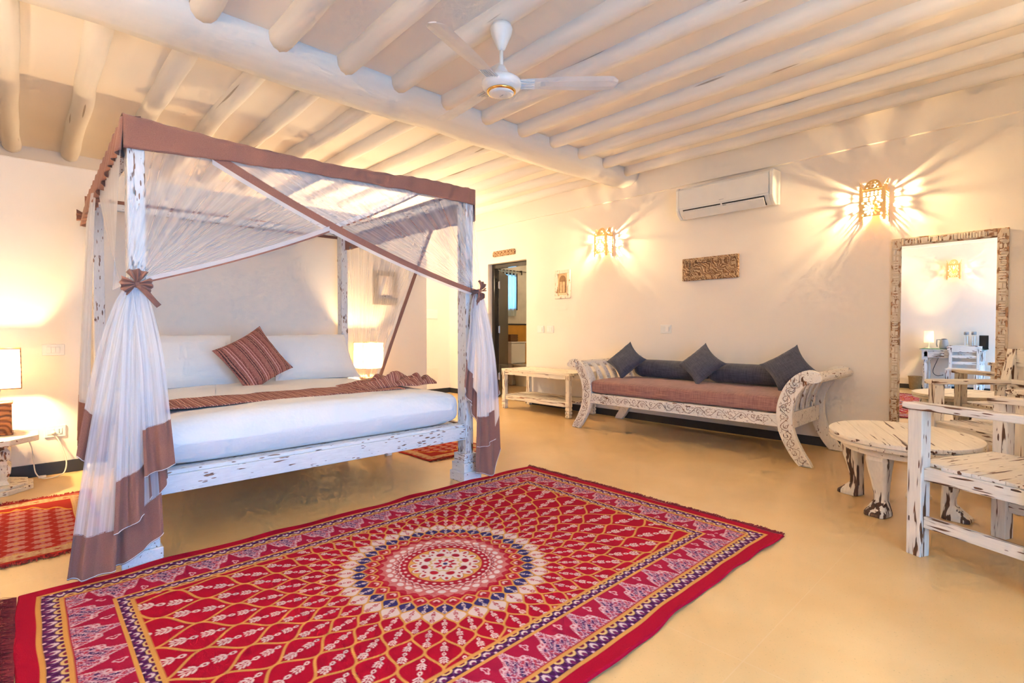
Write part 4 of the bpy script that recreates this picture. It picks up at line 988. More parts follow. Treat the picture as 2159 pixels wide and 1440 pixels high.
# ================================================================== WALL CARVINGS
pl_ = thing('carved_plaque', 'long brown carved wooden plaque hanging above the daybed', 'plaque', (-2.63, YS, 1.79))
w_, h_ = .635, .25
for (a, b, c, d) in ((-w_ / 2, w_ / 2, h_ / 2 - .055, h_ / 2), (-w_ / 2, w_ / 2, -h_ / 2, -h_ / 2 + .055), (-w_ / 2, -w_ / 2 + .075, -h_ / 2 + .055, h_ / 2 - .055), (w_ / 2 - .075, w_ / 2, -h_ / 2 + .055, h_ / 2 - .055)):
    obj('carved_border', MB().box(a, b, -.035, 0, c, d), M['carved'], pl_, bevel=.006)
obj('carved_field', MB().box(-w_ / 2 + .07, w_ / 2 - .07, -.016, 0, -h_ / 2 + .05, h_ / 2 - .05), M['carved'], pl_)
M['lime'] = plain('limed_cream_wood', col(206, 172, 132), .7, var=.2, scale=40)
def arcs(parent, pts_list, r, mat, name='relief_line'):
    for pts in pts_list: obj(name, MB().tube(pts, r, 5), mat, parent, smooth=True)
al = []
for k in range(7):
    for zz, sg in ((h_ / 2 - .028, 1), (-h_ / 2 + .028, -1)):
        cx = -w_ / 2 + .06 + k * .086; al.append([(cx + .04 * t_, -.036, zz + sg * .016 * math.sin(t_ * PI * 1.0 - .5)) for t_ in np.linspace(-1, 1, 9)])
        for j in (1, 2): al.append([(cx + .012 * j * math.cos(a), -.036, zz + .008 * j * math.sin(a)) for a in np.linspace(.3, PI + .3, 8)])
for s_ in (-1, 1):
    for j in (1, 2, 3): al.append([(s_ * (w_ / 2 - .080) - s_ * .014 * j * abs(math.cos(a)), -.017, .016 * j * math.sin(a)) for a in np.linspace(-PI / 2, PI / 2, 9)])
arcs(pl_, al, .003, M['lime'])
dp = thing('carved_lintel', 'small brown carved wooden board fixed above the bathroom door', 'plaque', (-5.985, YS, 2.323))
obj('board', MB().prism([(-.245, -.045), (.245, -.045), (.25, .0), (.235, .042), (-.235, .042), (-.25, .0)], -.035, 0), M['carved'], dp, bevel=.005)
for k in range(6): obj('rosette', MB().lathe([(.026, .0), (.024, .006), (.012, .009), (.004, .009)], seg=10), M['carved'], dp).rotation_euler = (R(90), 0, 0)
for k, o in enumerate([c for c in dp.children if c.name.startswith('rosette')]): o.location = (-.19 + k * .076, -.034, 0)
ap = thing('arched_door_picture', 'small whitewashed frame holding a sepia picture of an arched doorway', 'picture', (-4.77, YS, 1.752))
w_, h_ = .275, .40
for (a, b, c, d) in ((-w_ / 2, w_ / 2, h_ / 2 - .05, h_ / 2), (-w_ / 2, w_ / 2, -h_ / 2, -h_ / 2 + .05), (-w_ / 2, -w_ / 2 + .05, -h_ / 2 + .05, h_ / 2 - .05), (w_ / 2 - .05, w_ / 2, -h_ / 2 + .05, h_ / 2 - .05)):
    obj('frame', MB().box(a, b, -.024, 0, c, d), dist('mirror', 'z'), ap, bevel=.004)
M['sepia'] = plain('sepia_print', col(212, 180, 136), .7, var=.2, scale=30); M['sepia_d'] = plain('sepia_print_dark', col(150, 112, 72), .7, var=.2, scale=30); M['sepia_l'] = plain('sepia_print_light', col(226, 200, 160), .7)
pp = obj('print', MB().box(-.088, .088, -.012, -.004, -.15, .15), M['sepia'], ap)
obj('arch', MB().prism([(-.06, -.12), (.06, -.12), (.06, .06)] + [(.06 * math.cos(a), .06 + .065 * math.sin(a)) for a in np.linspace(.2, PI - .2, 9)] + [(-.06, .06)], -.0145, -.012), M['sepia_d'], pp)
for s_ in (-1, 1):
    obj('door_panel', MB().box(s_ * .026 - .02, s_ * .026 + .02, -.0165, -.0145, -.115, .035), M['sepia'], pp)
obj('step', MB().box(-.075, .075, -.0165, -.012, -.145, -.122), M['sepia_l'], pp)

# ================================================================== LOW TWO-TIER CONSOLE
cs = thing('console_table', 'low whitewashed two tier table beside the bathroom door', 'table', (-4.775, 5.18, 0))
W_, D_ = 1.25, .56
for k in range(4):
    y0 = -D_ / 2 + k * D_ / 4; obj('top_plank', MB().box(-W_ / 2, W_ / 2, y0 + .0008, y0 + D_ / 4 - .0008, .535, .565), dist('console', 'x'), cs, bevel=.002)
for s_ in (-1, 1):
    obj('apron', MB().box(-W_ / 2 + .07, W_ / 2 - .07, s_ * (D_ / 2 - .02) - .012, s_ * (D_ / 2 - .02) + .012, .485, .535), dist('console', 'x'), cs)
    obj('apron', MB().box(s_ * (W_ / 2 - .03) - .012, s_ * (W_ / 2 - .03) + .012, -D_ / 2 + .06, D_ / 2 - .06, .485, .535), dist('console', 'y'), cs)
    obj('shelf_rail', MB().box(-W_ / 2 + .05, W_ / 2 - .05, s_ * (D_ / 2 - .03) - .014, s_ * (D_ / 2 - .03) + .014, .135, .18), dist('shelf', 'x'), cs, bevel=.003)
for k in range(4):
    y0 = -D_ / 2 + .02 + k * (D_ - .04) / 4; obj('shelf_plank', MB().box(-W_ / 2 + .02, W_ / 2 - .02, y0 + .001, y0 + (D_ - .04) / 4 - .001, .18, .20), dist('shelf', 'x'), cs, bevel=.002)
for sx in (-1, 1):
    for sy in (-1, 1):
        obj('leg', MB().sqlathe([(.020, 0), (.030, .012), (.030, .035), (.023, .042), (.032, .055), (.032, .080), (.023, .088), (.032, .10), (.032, .125), (.026, .132), (.033, .145), (.033, .19), (.028, .205), (.028, .47), (.034, .485), (.034, .535)], (sx * (W_ / 2 - .036), sy * (D_ / 2 - .036), 0)), dist('console', 'z'), cs, bevel=.003)

# ================================================================== DAYBED
DXC, DY0, DY1 = -2.565, 4.545, 5.43
db = thing('daybed', 'long white carved daybed with curled slatted ends against the wall', 'daybed', (DXC, 0, 0))
# end profile (half length from centre, z): centre line of the curved end boards
EP = dense([(1.200, 0, 0), (1.125, 0, .10), (1.055, 0, .24), (1.030, 0, .36), (1.035, 0, .48), (1.075, 0, .60), (1.14, 0, .69), (1.215, 0, .735), (1.275, 0, .722)], 5)
def end_width(t_): return lerp(.085, .125, math.sin(PI * min(1, t_ * 1.05)) ** .8) if t_ < .95 else .085
def end_board(sx, y0, y1, t0=0, t1=1, wf=end_width):
    n = len(EP); i0, i1 = int(t0 * (n - 1)), int(t1 * (n - 1)); rings = []
    for i in range(i0, i1 + 1):
        p = EP[i]; d = (EP[min(n - 1, i + 1)] - EP[max(0, i - 1)]).normalized(); nrm = Vector((d.z, 0, -d.x)); w = wf(i / (n - 1)) / 2
        if i == 0: nrm = Vector((1, 0, 0))
        a = p - nrm * w; b = p + nrm * w; rings.append([(sx * a.x, y0, a.z), (sx * b.x, y0, b.z), (sx * b.x, y1, b.z), (sx * a.x, y1, a.z)])
    return MB().ring_sweep(rings)
def vine(parent, path, nrm, amp, rad, per, n):
    """scroll carving: a wavy stem with curled tendrils and leaf flecks cut into the face"""
    L_ = [0]
    for a, b in zip(path, path[1:]): L_.append(L_[-1] + (Vector(b) - Vector(a)).length)
    T = L_[-1]
    def at(s_):
        s_ = max(0, min(T - 1e-5, s_)); k = max(i for i in range(len(L_)) if L_[i] <= s_); k = min(k, len(path) - 2); a, b = Vector(path[k]), Vector(path[k + 1])
        d = (b - a).normalized(); return a + d * (s_ - L_[k]), d
    N = Vector(nrm); out = []
    def off(s_, e):
        p, d = at(s_); return p + N.cross(d) * e + N * .0012
    m = max(8, int(T / .012)); out.append([off(T * i / m, amp * math.sin(2 * PI * T * i / m / per)) for i in range(m + 1)])
    k = 0; s_ = per * .25
    while s_ < T - .02:
        sg = 1 if k % 2 == 0 else -1; c = off(s_, -sg * amp * .25); p, d = at(s_); q = N.cross(d)
        out.append([c + (d * math.cos(a) + q * math.sin(a)) * (amp * .75 * (1 - a / 8.5)) for a in np.linspace(.3, 6.6, 16)])
        for j in range(7):
            a = rnd.uniform(0, 6.28); cc = off(s_ + rnd.uniform(-.3, .3) * per, rnd.uniform(-1, 1) * amp * 1.1); e = (d * math.cos(a) + q * math.sin(a)) * amp * .32
            out.append([cc - e, cc + (d * math.sin(a) - q * math.cos(a)) * amp * .10, cc + e])
        s_ += per * .5; k += 1
    for pts in out: obj('carved_line', MB().tube(pts, lambda t_: rad * (.35 + .65 * math.sin(PI * t_)), 5), M['groove'], parent)
for sx in (-1, 1):
    e1 = obj('end_frame', end_board(sx, DY0, DY0 + .05), dist('sofa', 'z'), db, bevel=.006)
    vine(e1, [(sx * p.x, DY0, p.z) for p in EP[1:-2]], (0, -1, 0), .034, .0021, .15, 0)
    obj('end_frame', end_board(sx, DY1 - .05, DY1), dist('sofa', 'z'), db, bevel=.006)
    for k in range(5):
        y = lerp(DY0 + .15, DY1 - .15, k / 4); obj('slat', end_board(sx, y - .035, y + .035, .40, .96, lambda t_: .018), dist('sofa', 'z'), db, bevel=.003)
    obj('end_rail', MB().box(min(sx * 1.0, sx * 1.055), max(sx * 1.0, sx * 1.055), DY0 + .05, DY1 - .05, .275, .41), dist('sofa', 'z'), db, bevel=.004)
    m = MB(); p = EP[-3]; rings = []
    for y in np.linspace(DY0 - .012, DY1 + .012, 14): rings.append([(sx * (p.x - .015 + .070 * math.cos(a)), y, p.z - .010 + .042 * math.sin(a)) for a in [2 * PI * k / 14 for k in range(14)]])
    obj('arm_roll', m.ring_sweep(rings), dist('sofa', 'y'), db, smooth=False, bevel=.004)
rail = obj('front_rail', MB().box(-1.0, 1.0, DY0 + .006, DY0 + .045, .298, .405), dist('sofa', 'x'), db, bevel=.005)
vine(rail, [(x, DY0 + .006, .352) for x in np.linspace(-.97, .97, 60)], (0, -1, 0), .034, .0021, .20, 0)
obj('back_rail', MB().box(-1.0, 1.0, DY1 - .045, DY1 - .006, .298, .405), dist('sofa', 'x'), db, bevel=.005)
for k in range(7):
    x = -.9 + .3 * k; obj('bed_slat', MB().box(x - .04, x + .04, DY0 + .045, DY1 - .045, .375, .397), dist('sofa', 'y'), db)
dm = obj('daybed_mattress', mattress_fn(DXC - 1.005, DXC + 1.005, DY0 + .012, DY1 - .01, .402, .548, .05, .008, .003, (60, 40)), M['mauve'], None, smooth=True)
tag(dm, 'flat dusty mauve linen mattress lying on the daybed', 'mattress')
ZD = .556
def bolster(x0, x1, y, z, r, label):
    m = MB(); rings = []
    for i in range(25):
        t_ = i / 24; e = min(t_, 1 - t_) * 24; k = 1 if e >= 2 else (.90 if e >= 1 else .74)
        rings.append([(lerp(x0, x1, t_), y + math.cos(a) * r * k * (1 + .03 * nz(t_ * 5, a)), z + math.sin(a) * r * k * (1 + .03 * nz(t_ * 6, a, 4))) for a in [2 * PI * j / 20 for j in range(20)]])
    o = obj('bolster', m.ring_sweep(rings), M['navy'], None, smooth=True); tag(o, label, 'bolster', 'slate bolsters on the daybed')
bolster(-3.43, -2.56, 5.315, ZD + .103, .103, 'slate blue bolster on the daybed behind the left square cushion')
bolster(-2.53, -1.66, 5.315, ZD + .103, .103, 'slate blue bolster on the daybed behind the right square cushion')
for k, (x, sp, tp, lab) in enumerate(((-3.455, 51, 57, 'slate blue square cushion standing on its corner at the left end of the daybed'), (-2.53, 49, 57, 'slate blue square cushion standing on its corner in the middle of the daybed'), (-1.69, 38, 57, 'slate blue square cushion standing on its corner at the right end of the daybed'))):
    place_cushion('square_cushion', M['navy'], .375, .375, .155, (x, 5.10, ZD + .195), face(R(sp), R(tp), R(2)), lab, 'cushion', 'slate cushions on the daybed', 10 + k, pinch=.17)

# ================================================================== OVAL COFFEE TABLE
ct = thing('coffee_table', 'oval white distressed coffee table with thick carved cabriole legs', 'table', (-.655, 3.965, 0), R(112.5))
TA, TB = .475, .385
def ellipse(a, b, n=56): return [(a * math.cos(2 * PI * k / n), b * math.sin(2 * PI * k / n)) for k in range(n)]
nb = 5
for k in range(nb):
    y0, y1 = -TB + k * 2 * TB / nb + .0006, -TB + (k + 1) * 2 * TB / nb - .0006; n = 18; up = []; dn = []
    for i in range(n + 1):
        y = lerp(y0, y1, i / n); x = TA * math.sqrt(max(0, 1 - (y / TB) ** 2)); up.append((x, y)); dn.append((-x, y))
    obj('top_plank', MB().prism(up + dn[::-1], .437, .462, 'z'), dist('table', 'x'), ct, bevel=.003)
m = MB(); rings = []
for (k, z) in ((.97, .437), (1.0, .430), (.985, .412), (.93, .405), (.93, .437)): rings.append([(x * k, y * k, z) for x, y in ellipse(TA, TB)])
obj('edge_moulding', MB().ring_sweep([r for r in rings], False), dist('table', 'x'), ct)
obj('apron', MB().prism(ellipse(TA * .80, TB * .80, 40), .36, .43, 'z'), dist('table', 'x'), ct)
def cabriole(px, py, H):
    a = math.atan2(py, px); L_ = []
    for z, off, hw, hd in ((H, -.005, .050, .045), (H - .03, .006, .058, .055), (H - .08, .012, .060, .058), (H - .15, .006, .052, .048), (H - .22, -.008, .042, .038), (.12, -.018, .034, .032), (.085, -.018, .034, .033), (.05, .002, .046, .05), (.02, .02, .058, .066), (0, .022, .058, .068)):
        L_.append((z, off, hw, hd))
    ca, sa = math.cos(a), math.sin(a); rings = []
    for z, off, hw, hd in L_:
        ring = []
        for u_, v_ in ((-1, -.7), (-.7, -1), (.7, -1), (1, -.7), (1, .7), (.7, 1), (-.7, 1), (-1, .7)):
            r = off + u_ * hd; q = v_ * hw; ring.append((px + r * ca - q * sa, py + r * sa + q * ca, z))
        rings.append(ring)
    return MB().ring_sweep(rings)
for (wx, wy) in ((-.965, 4.06), (-.72, 3.665), (-.36, 3.92), (-.60, 4.27)):
    d = Vector((wx + .655, wy - 3.965, 0)); d.rotate(Matrix.Rotation(-R(112.5), 3, 'Z')); obj('leg', cabriole(d.x * .86, d.y * .86, .41), dist('tableleg', 'z'), ct, smooth=False, bevel=.005)

# ================================================================== ARMCHAIRS
def armchair(loc, rot, label):
    t_ = thing('armchair', label, 'chair', loc, rot, 'white distressed armchairs by the mirror')
    W_, D_, p = .325, .235, .033
    for sx in (-1, 1):
        obj('leg', MB().box(sx * W_ - p, sx * W_ + p, -D_ - p, -D_ + p, 0, .715), dist('chair', 'z'), t_, bevel=.004, label='front leg post carrying the arm')
        m = MB(); pr_ = [(D_ + .02, 0), (D_ - .005, .42), (D_ + .0, .60), (D_ + .075, .97)]; rings = []
        for y, z in pr_: rings.append([(sx * W_ - p, y - .032, z), (sx * W_ + p, y - .032, z), (sx * W_ + p, y + .032, z), (sx * W_ - p, y + .032, z)])
        obj('back_post', m.ring_sweep(rings), dist('chair', 'z'), t_, bevel=.004)
        obj('arm', MB().box(sx * W_ - .045, sx * W_ + .045, -D_ - .055, D_ + .01, .715, .748), dist('chair', 'y'), t_, bevel=.006)
        obj('side_rail', MB().box(sx * W_ - .015, sx * W_ + .015, -D_ + p, D_ - .03, .375, .438), dist('chair', 'y'), t_, bevel=.002)
        obj('stretcher', MB().box(sx * W_ - .014, sx * W_ + .014, -D_ + p, D_ - .03, .145, .20), dist('chair', 'y'), t_, bevel=.003)
    for y in (-D_ - .005, D_ - .01):
        obj('seat_rail', MB().box(-W_ + p, W_ - p, y - .015, y + .015, .375, .438), dist('chair', 'x'), t_, bevel=.002)
    obj('stretcher', MB().box(-W_ + p, W_ - p, D_ - .025, D_ + .005, .22, .27), dist('chair', 'x'), t_, bevel=.003)
    for k in range(4):
        y0 = -D_ - .03 + k * .125; obj('seat_plank', MB().box(-W_ + (p if k == 0 else .0) + .001, W_ - (p if k == 0 else .0) - .001, y0 + .001, y0 + .124, .438, .455), dist('chair', 'x'), t_, bevel=.0025)
    def bk(z): return D_ + (.0 + .075 * (z - .60) / .37 if z > .6 else 0)
    for z in (.545, .70):
        obj('back_slat', MB().prism([(-W_ + p, z), (W_ - p, z), (W_ - p, z + .055), (-W_ + p, z + .055)], bk(z) - .012, bk(z) + .012), dist('chair', 'x'), t_, bevel=.003)
    top = [(-W_ - p, .965)] + [(x, .965 + .055 * smooth01(1 - abs(x) / .26) + (.02 * math.cos(x * 14) if abs(x) < .26 else 0)) for x in np.linspace(-.30, .30, 17)] + [(W_ + p, .965)]
    obj('crest_rail', MB().prism([(-W_ - p, .845), (W_ + p, .845)] + top[::-1], bk(.92) - .016, bk(.92) + .016), dist('chair', 'x'), t_, bevel=.004)
    return t_
c1 = armchair((-.105, 3.375, 0), math.atan2(-.91, -.415), 'nearest white distressed armchair at the right edge, its back cut off')
copy_tree(c1, (-.195, 4.715, 0), R(-46.2), 'white distressed armchair with crest rail standing in front of the mirror')

# ================================================================== STANDING MIRROR
MX0, MX1, MZ0, MZ1, MY = -.992, -.256, .03, 1.892, YS - .03
mr = thing('wall_mirror', 'tall mirror in a whitewashed carved frame behind the armchairs', 'mirror', ((MX0 + MX1) / 2, YS, 0))
hw = (MX1 - MX0) / 2; fw = .068
for nm, a in (('v', -1), ('v', 1), ('h', MZ0), ('h', MZ1)):
    if nm == 'v':
        x0, x1 = (-hw, -hw + fw) if a < 0 else (hw - fw, hw); fr_ = obj('frame', MB().box(x0, x1, -.034, -.002, MZ0, MZ1), dist('mirrorbase', 'z'), mr, bevel=.004)
        zz = MZ0 + .08
        while zz < MZ1 - .08:
            l = rnd.choice((.008, .010, .014, .042, .010)); q = rnd.uniform(.0, .006)
            if l > .04:
                obj('carved_block', MB().box(x0 + .014, x0 + .030, -.041, -.033, zz, zz + l), dist('mirror', 'z'), fr_, bevel=.002)
                obj('carved_block', MB().box(x1 - .030, x1 - .014, -.041, -.033, zz, zz + l * .8), dist('mirror', 'z'), fr_, bevel=.002)
            else: obj('carved_block', MB().box(x0 + .012 + q, x1 - .012 - q, -.041, -.033, zz, zz + l), dist('mirror', 'x'), fr_, bevel=.002)
            zz += l + rnd.uniform(.006, .012)
    else:
        z0, z1 = (a, a + fw) if a < 1 else (a - fw, a); fr_ = obj('frame', MB().box(-hw + fw, hw - fw, -.034, -.002, z0, z1), dist('mirrorbase', 'x'), mr, bevel=.004)
        xx = -hw + fw + .01
        while xx < hw - fw - .05:
            l = rnd.choice((.008, .010, .014, .04)); obj('carved_block', MB().box(xx, xx + l, -.041, -.033, z0 + .012, z1 - .012), dist('mirror', 'z'), fr_, bevel=.002); xx += l + rnd.uniform(.006, .012)
obj('mirror_glass', MB().box(-hw + fw - .006, hw - fw + .006, -.020, -.014, MZ0 + fw - .006, MZ1 - fw + .006), M['mirror'], mr)

# ================================================================== REAR SIDE (seen in the mirror)
dk = thing('writing_desk', 'white distressed writing desk with turned legs, seen in the mirror', 'desk', (-1.25, -1.0, 0))
W_, D_ = .86, .50
obj('desktop', MB().box(-W_ / 2, W_ / 2, -D_ / 2, D_ / 2, .745, .772), dist('desk', 'x'), dk, bevel=.004)
obj('glass_top', MB().box(-W_ / 2 - .01, W_ / 2 + .01, -D_ / 2, D_ / 2 + .01, .772, .778), M['green_glass'], dk)
obj('apron', MB().box(-W_ / 2 + .04, W_ / 2 - .04, -D_ / 2 + .03, D_ / 2 - .03, .62, .745), dist('desk', 'x'), dk, bevel=.003)
for x in (-.24, .24):
    dr_ = obj('drawer', MB().box(x - .14, x + .14, D_ / 2 - .032, D_ / 2 - .02, .635, .73), dist('desk', 'x'), dk, bevel=.004); obj('knob', MB().sphere((x + (.10 if x < 0 else -.10), D_ / 2 - .008, .683), .014), M['steel'], dr_, smooth=True)
for sx in (-1, 1):
    for sy in (-1, 1):
        obj('leg', MB().lathe([(.022, 0), (.028, .03), (.018, .06), (.032, .09), (.034, .16), (.024, .20), (.030, .26), (.038, .42), (.034, .50), (.022, .53), (.038, .56), (.038, .58)], (sx * (W_ / 2 - .06), sy * (D_ / 2 - .06), 0), 14).box(sx * (W_ / 2 - .06) - .04, sx * (W_ / 2 - .06) + .04, sy * (D_ / 2 - .06) - .04, sy * (D_ / 2 - .06) + .04, .58, .745), dist('desk', 'z'), dk)
ZT = .778
dl = thing('desk_lamp', 'small lit lamp with round shade on the desk, seen in the mirror', 'lamp', (-1.60, -1.06, ZT))
obj('lamp_base', MB().lathe([(.05, 0), (.05, .008), (.012, .016), (.009, .10), (.009, .16)], seg=16), M['steel'], dl, smooth=True)
obj('lamp_shade', MB().lathe([(.072, .105), (.066, .315)], seg=28, cap=False), M['shade'], dl, smooth=True)
obj('bulb', MB().sphere((0, 0, .20), .022, 10, 8), M['lampbulb'], dl, smooth=True)
kt = thing('electric_kettle', 'grey electric kettle on the desk, seen in the mirror', 'kettle', (-1.385, -1.05, ZT))
obj('jug', MB().lathe([(.062, 0), (.068, .02), (.064, .10), (.052, .16), (.048, .165)], seg=22), M['grey_plastic'], kt, smooth=True); obj('lid', MB().lathe([(.048, .165), (.03, .175), (.008, .178)], seg=18), M['dark'], kt, smooth=True)
obj('handle', MB().tube([(-.05, 0, .16), (-.10, 0, .16), (-.105, 0, .08), (-.095, 0, .03)], .011, 8), M['grey_plastic'], kt, smooth=True)
ty = thing('tea_box', 'small dark wooden tea box beside the kettle, seen in the mirror', 'box', (-1.26, -1.03, ZT)); obj('case', MB().box(-.04, .04, -.05, .05, 0, .05), M['lampwood'], ty, bevel=.003); obj('lid', MB().box(-.042, .042, -.052, .052, .05, .06), M['lampwood'], ty, bevel=.003)
def bottle(x, lab):
    b = thing('water_bottle', lab, 'bottle', (x, -1.05, ZT), 0, 'glass water bottles on the desk')
    obj('glass_body', MB().lathe([(.03, .002), (.033, .01), (.033, .23), (.028, .25)], seg=18), M['glass'], b, smooth=True); obj('cap', MB().lathe([(.034, .25), (.034, .30), (.03, .305)], seg=18), M['grey_plastic'], b, smooth=True)
bottle(-1.085, 'clear water bottle with grey cap nearer the kettle, seen in the mirror'); bottle(-.985, 'clear water bottle with grey cap nearer the black card, seen in the mirror')
for x, lab in ((-1.17, 'white teacup beside the tea box on the desk, seen in the mirror'), (-.90, 'white teacup right of the bottles on the desk, seen in the mirror')):
    c_ = thing('teacup', lab, 'cup', (x, -.93, ZT), 0, 'white teacups on the desk'); obj('saucer', MB().lathe([(.03, 0), (.06, .008), (.055, .010), (.02, .004)], seg=18), M['ceramic'], c_, smooth=True); obj('cup', MB().lathe([(.02, .006), (.034, .03), (.038, .055), (.034, .055), (.02, .012)], seg=18), M['ceramic'], c_, smooth=True)
sg = thing('menu_card', 'black folded card standing on the desk, seen in the mirror', 'card', (-.86, -1.12, ZT)); obj('card', MB().box(-.06, .06, -.006, .006, 0, .24), M['black_wood'], sg); obj('stand', MB().box(-.065, .065, -.03, .03, 0, .012), M['black_wood'], sg)
dc = thing('desk_chair', 'white distressed chair without arms at the desk, seen in the mirror', 'chair', (-1.08, -.55, 0), R(180))
for sx in (-1, 1):
    obj('leg', MB().box(sx * .18 - .02, sx * .18 + .02, -.19 - .02, -.19 + .02, 0, .43), dist('desk', 'z'), dc, bevel=.003)
for sx in (-1, 1): obj('back_post', MB().box(sx * .18 - .02, sx * .18 + .02, .17, .21, 0, .80), dist('desk', 'z'), dc, bevel=.003)
obj('seat', MB().box(-.21, .21, -.22, .20, .43, .455), dist('desk', 'x'), dc, bevel=.004)
for z in (.52, .63): obj('back_slat', MB().box(-.16, .16, .18, .20, z, z + .045), dist('desk', 'x'), dc, bevel=.003)
obj('crest_rail', MB().prism([(-.22, .73), (.22, .73), (.23, .82), (.15, .845), (-.15, .845), (-.23, .82)], .172, .208), dist('desk', 'x'), dc, bevel=.005)
for z in (.15,):
    for sx in (-1, 1): obj('stretcher', MB().box(sx * .18 - .01, sx * .18 + .01, -.17, .17, z, z + .03), dist('desk', 'y'), dc)
wbk = thing('waste_basket', 'woven straw waste basket beside the desk, seen in the mirror', 'basket', (-1.80, -1.13, 0)); obj('basket_wall', MB().lathe([(.085, 0), (.09, .01), (.105, .23), (.108, .245), (.098, .245), (.08, .012)], seg=24), M['wicker'], wbk, smooth=True); obj('rim', MB().tube([(.106 * math.cos(a), .106 * math.sin(a), .245) for a in [2 * PI * k / 24 for k in range(24)]], .008, 6, True), M['wicker'], wbk, smooth=True)
wall_plate('wall_socket', 'white wall socket under the desk, seen in the mirror', -1.40, YR, .29, .13, .085, '-y', 'socket').rotation_euler = (0, 0, PI)
cbk = obj('kettle_cable', MB().tube(dense([(-1.42, -1.22, .76), (-1.50, -1.24, .55), (-1.56, -1.25, .35), (-1.50, -1.25, .27), (-1.41, -1.27, .29)]), .005, 6), M['dark'], None, smooth=True); tag(cbk, 'black cable hanging below the desk to the socket, seen in the mirror', 'cable')

# ================================================================== BATHROOM THINGS
wc = thing('toilet', 'white ceramic toilet seen through the open bathroom door', 'toilet', (-7.63, 7.21, 0))
obj('cistern', MB().box(.01, .20, -.20, .20, .44, .85), M['ceramic'], wc, bevel=.02); obj('cistern_lid', MB().box(.0, .21, -.21, .21, .85, .88), M['ceramic'], wc, bevel=.01)
def bowl(u, v_):
    a = u * 2 * PI; z = lerp(0, .41, v_); k = lerp(.62, 1, smooth01(v_ * 1.2)); return (.36 + .26 * k * math.cos(a) * (1 if math.cos(a) > 0 else .9) - .06 * (1 - v_), .185 * k * math.sin(a), z)
obj('bowl', MB().sheet(bowl, 36, 12), M['ceramic'], wc, smooth=True); obj('seat', MB().prism([(.36 + .265 * math.cos(a), .19 * math.sin(a)) for a in [2 * PI * k / 32 for k in range(32)]], .41, .435, 'z'), M['ceramic'], wc, bevel=.006)
obj('pedestal_back', MB().box(.01, .16, -.14, .14, 0, .44), M['ceramic'], wc, bevel=.02)
bx_ = thing('wicker_box', 'small brown wicker box standing on the toilet cistern', 'basket', (-7.53, 7.13, .88)); obj('box_wall', MB().box(-.06, .06, -.10, .10, 0, .145), M['dark_wicker'], bx_, bevel=.01)
for z in (.03, .075, .12): obj('weave_band', MB().box(-.063, .063, -.103, .103, z, z + .018), M['dark_wicker'], bx_, bevel=.004)
fb = thing('striped_basket', 'striped woven basket on the bathroom floor left of the toilet', 'basket', (-7.42, 6.78, 0)); obj('basket_wall', MB().lathe([(.09, 0), (.10, .06), (.10, .30), (.09, .34), (.08, .34), (.085, .02)], seg=20), M['wicker'], fb, smooth=True)
for z in (.05, .13, .21, .29): obj('dark_band', MB().lathe([(.1005, z), (.104, z + .01), (.104, z + .02), (.1005, z + .03)], seg=20), M['dark_wicker'], fb, smooth=True)
cr = thing('curtain_rod', 'thin black curtain rod above the bathroom window', 'curtain rod', (-7.60, 7.2, 2.315)); obj('rod', MB().tube([(0, -.45, 0), (0, .62, 0)], .008, 8), M['black_wood'], cr, smooth=True)
for y in (.26, -.4): obj('bracket', MB().box(-.05, .008, y - .01, y + .01, -.012, .02).box(-.008, .012, y - .008, y + .008, -.07, 0), M['black_wood'], cr)
cu = thing('window_curtain', 'thin white tab top curtain over the bathroom window', 'curtain', (-7.60, 7.0, 1.40))
obj('cloth', MB().sheet(lambda u, v_: (.012 * math.sin(u * 26), lerp(-.12, .30, u), lerp(.82, 0, v_)), 50, 10), M['curtain'], cu, smooth=True)
for k in range(5):
    y = lerp(-.10, .28, k / 4); obj('tab', MB().tube([(.012, y, .80), (.014, y, .925), (-.014, y, .925), (-.012, y, .80)], .010, 5), M['curtain'], cu)

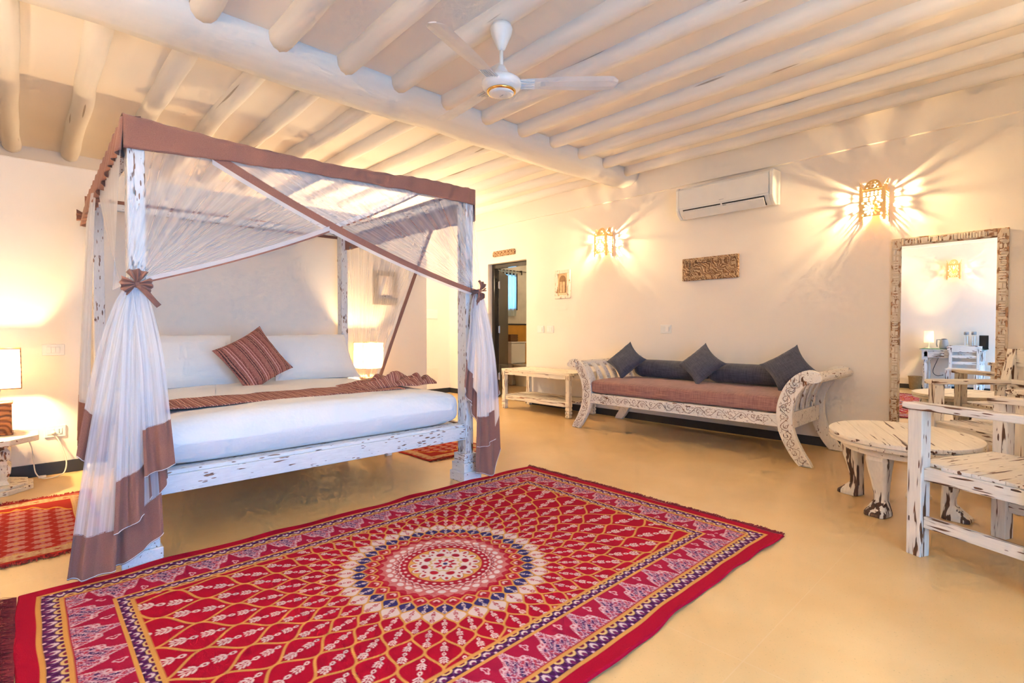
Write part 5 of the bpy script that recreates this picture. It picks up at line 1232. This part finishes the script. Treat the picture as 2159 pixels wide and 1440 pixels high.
# unseen lamps added as fill: passage behind the headboard wall, bathroom ceiling
def fill_lantern(x, y, z, label):  # unseen globe, added for the passage glow and to brighten the sofa wall
    t_ = thing('fill_lantern', label, 'lamp', (x, y, ZC), 0)
    obj('ceiling_rose', MB().lathe([(.05, 0), (.05, -.02), (.015, -.035)], seg=18), M['white_paint'], t_, smooth=True)
    obj('cord', MB().tube([(0, 0, -.03), (0, 0, z + .19 - ZC)], .004, 6), M['white_plastic'], t_)
    g = obj('paper_globe', MB().sphere((0, 0, z - ZC), .20, 14, 8), M['paper'], t_, smooth=True)
    for k in range(1, 8):
        zz = .2 * math.cos(PI * k / 8); r = .2015 * math.sin(PI * k / 8); obj('wire_hoop', MB().tube([(r * math.cos(a), r * math.sin(a), z - ZC + zz) for a in [2 * PI * q / 24 for q in range(24)]], .0012, 4, True), M['steel'], g)
fill_lantern(-6.6, 3.75, 2.0, 'lit round paper lantern added as unseen fill in the passage behind the headboard wall')
def uplighter(x, y, rot, label):  # unseen plaster bowl lamp, added to wash the ceiling with warm ambient fill
    t_ = thing('wall_uplighter', label, 'wall lamp', (x, y, 1.80), rot, 'added plaster fill lamps behind the camera')
    def bowl_fn(u, v_): a = PI * u; r = .17 * math.sin(PI / 2 * v_) ** .8; return (r * math.cos(a), -r * math.sin(a) * .85 - .002, .15 * (v_ ** 1.6))
    obj('plaster_bowl', MB().sheet(bowl_fn, 24, 12), M['white_paint'], t_, smooth=True, solid=.008)
    obj('back_plate', MB().box(-.06, .06, -.006, 0, .02, .12), M['white_paint'], t_); obj('lamp_holder', MB().lathe([(.016, .03), (.016, .07)], (0, -.07, 0), 12), M['white_plastic'], t_)
    obj('bulb', MB().sphere((0, -.07, .10), .03, 8, 5), M['fillbulb'], t_, smooth=True)
uplighter(.3, YR, PI, 'lit white plaster uplighter added unseen on the rear wall nearest the terrace doors'); uplighter(-2.75, YR, PI, 'lit white plaster uplighter added unseen on the rear wall left of the desk'); uplighter(XW, -.88, R(-90), 'lit white plaster uplighter added unseen on the terrace wall left of the doors'); uplighter(XW, 2.75, R(-90), 'lit white plaster uplighter added unseen on the terrace wall right of the doors')
bl_ = thing('bathroom_fill_lamp', 'round lit glass lamp added unseen to brighten the bathroom', 'lamp', (-6.15, 7.2, ZC))  # added out of view to brighten the dark bathroom
obj('base_plate', MB().lathe([(.09, 0), (.09, -.02), (.06, -.03)], seg=20), M['white_paint'], bl_, smooth=True)
M['globe'] = emitter('lit_fill_globe', (1.0, .80, .55), 60.0); obj('globe', MB().sphere((0, 0, -.10), .08, 16, 10), M['globe'], bl_, smooth=True)
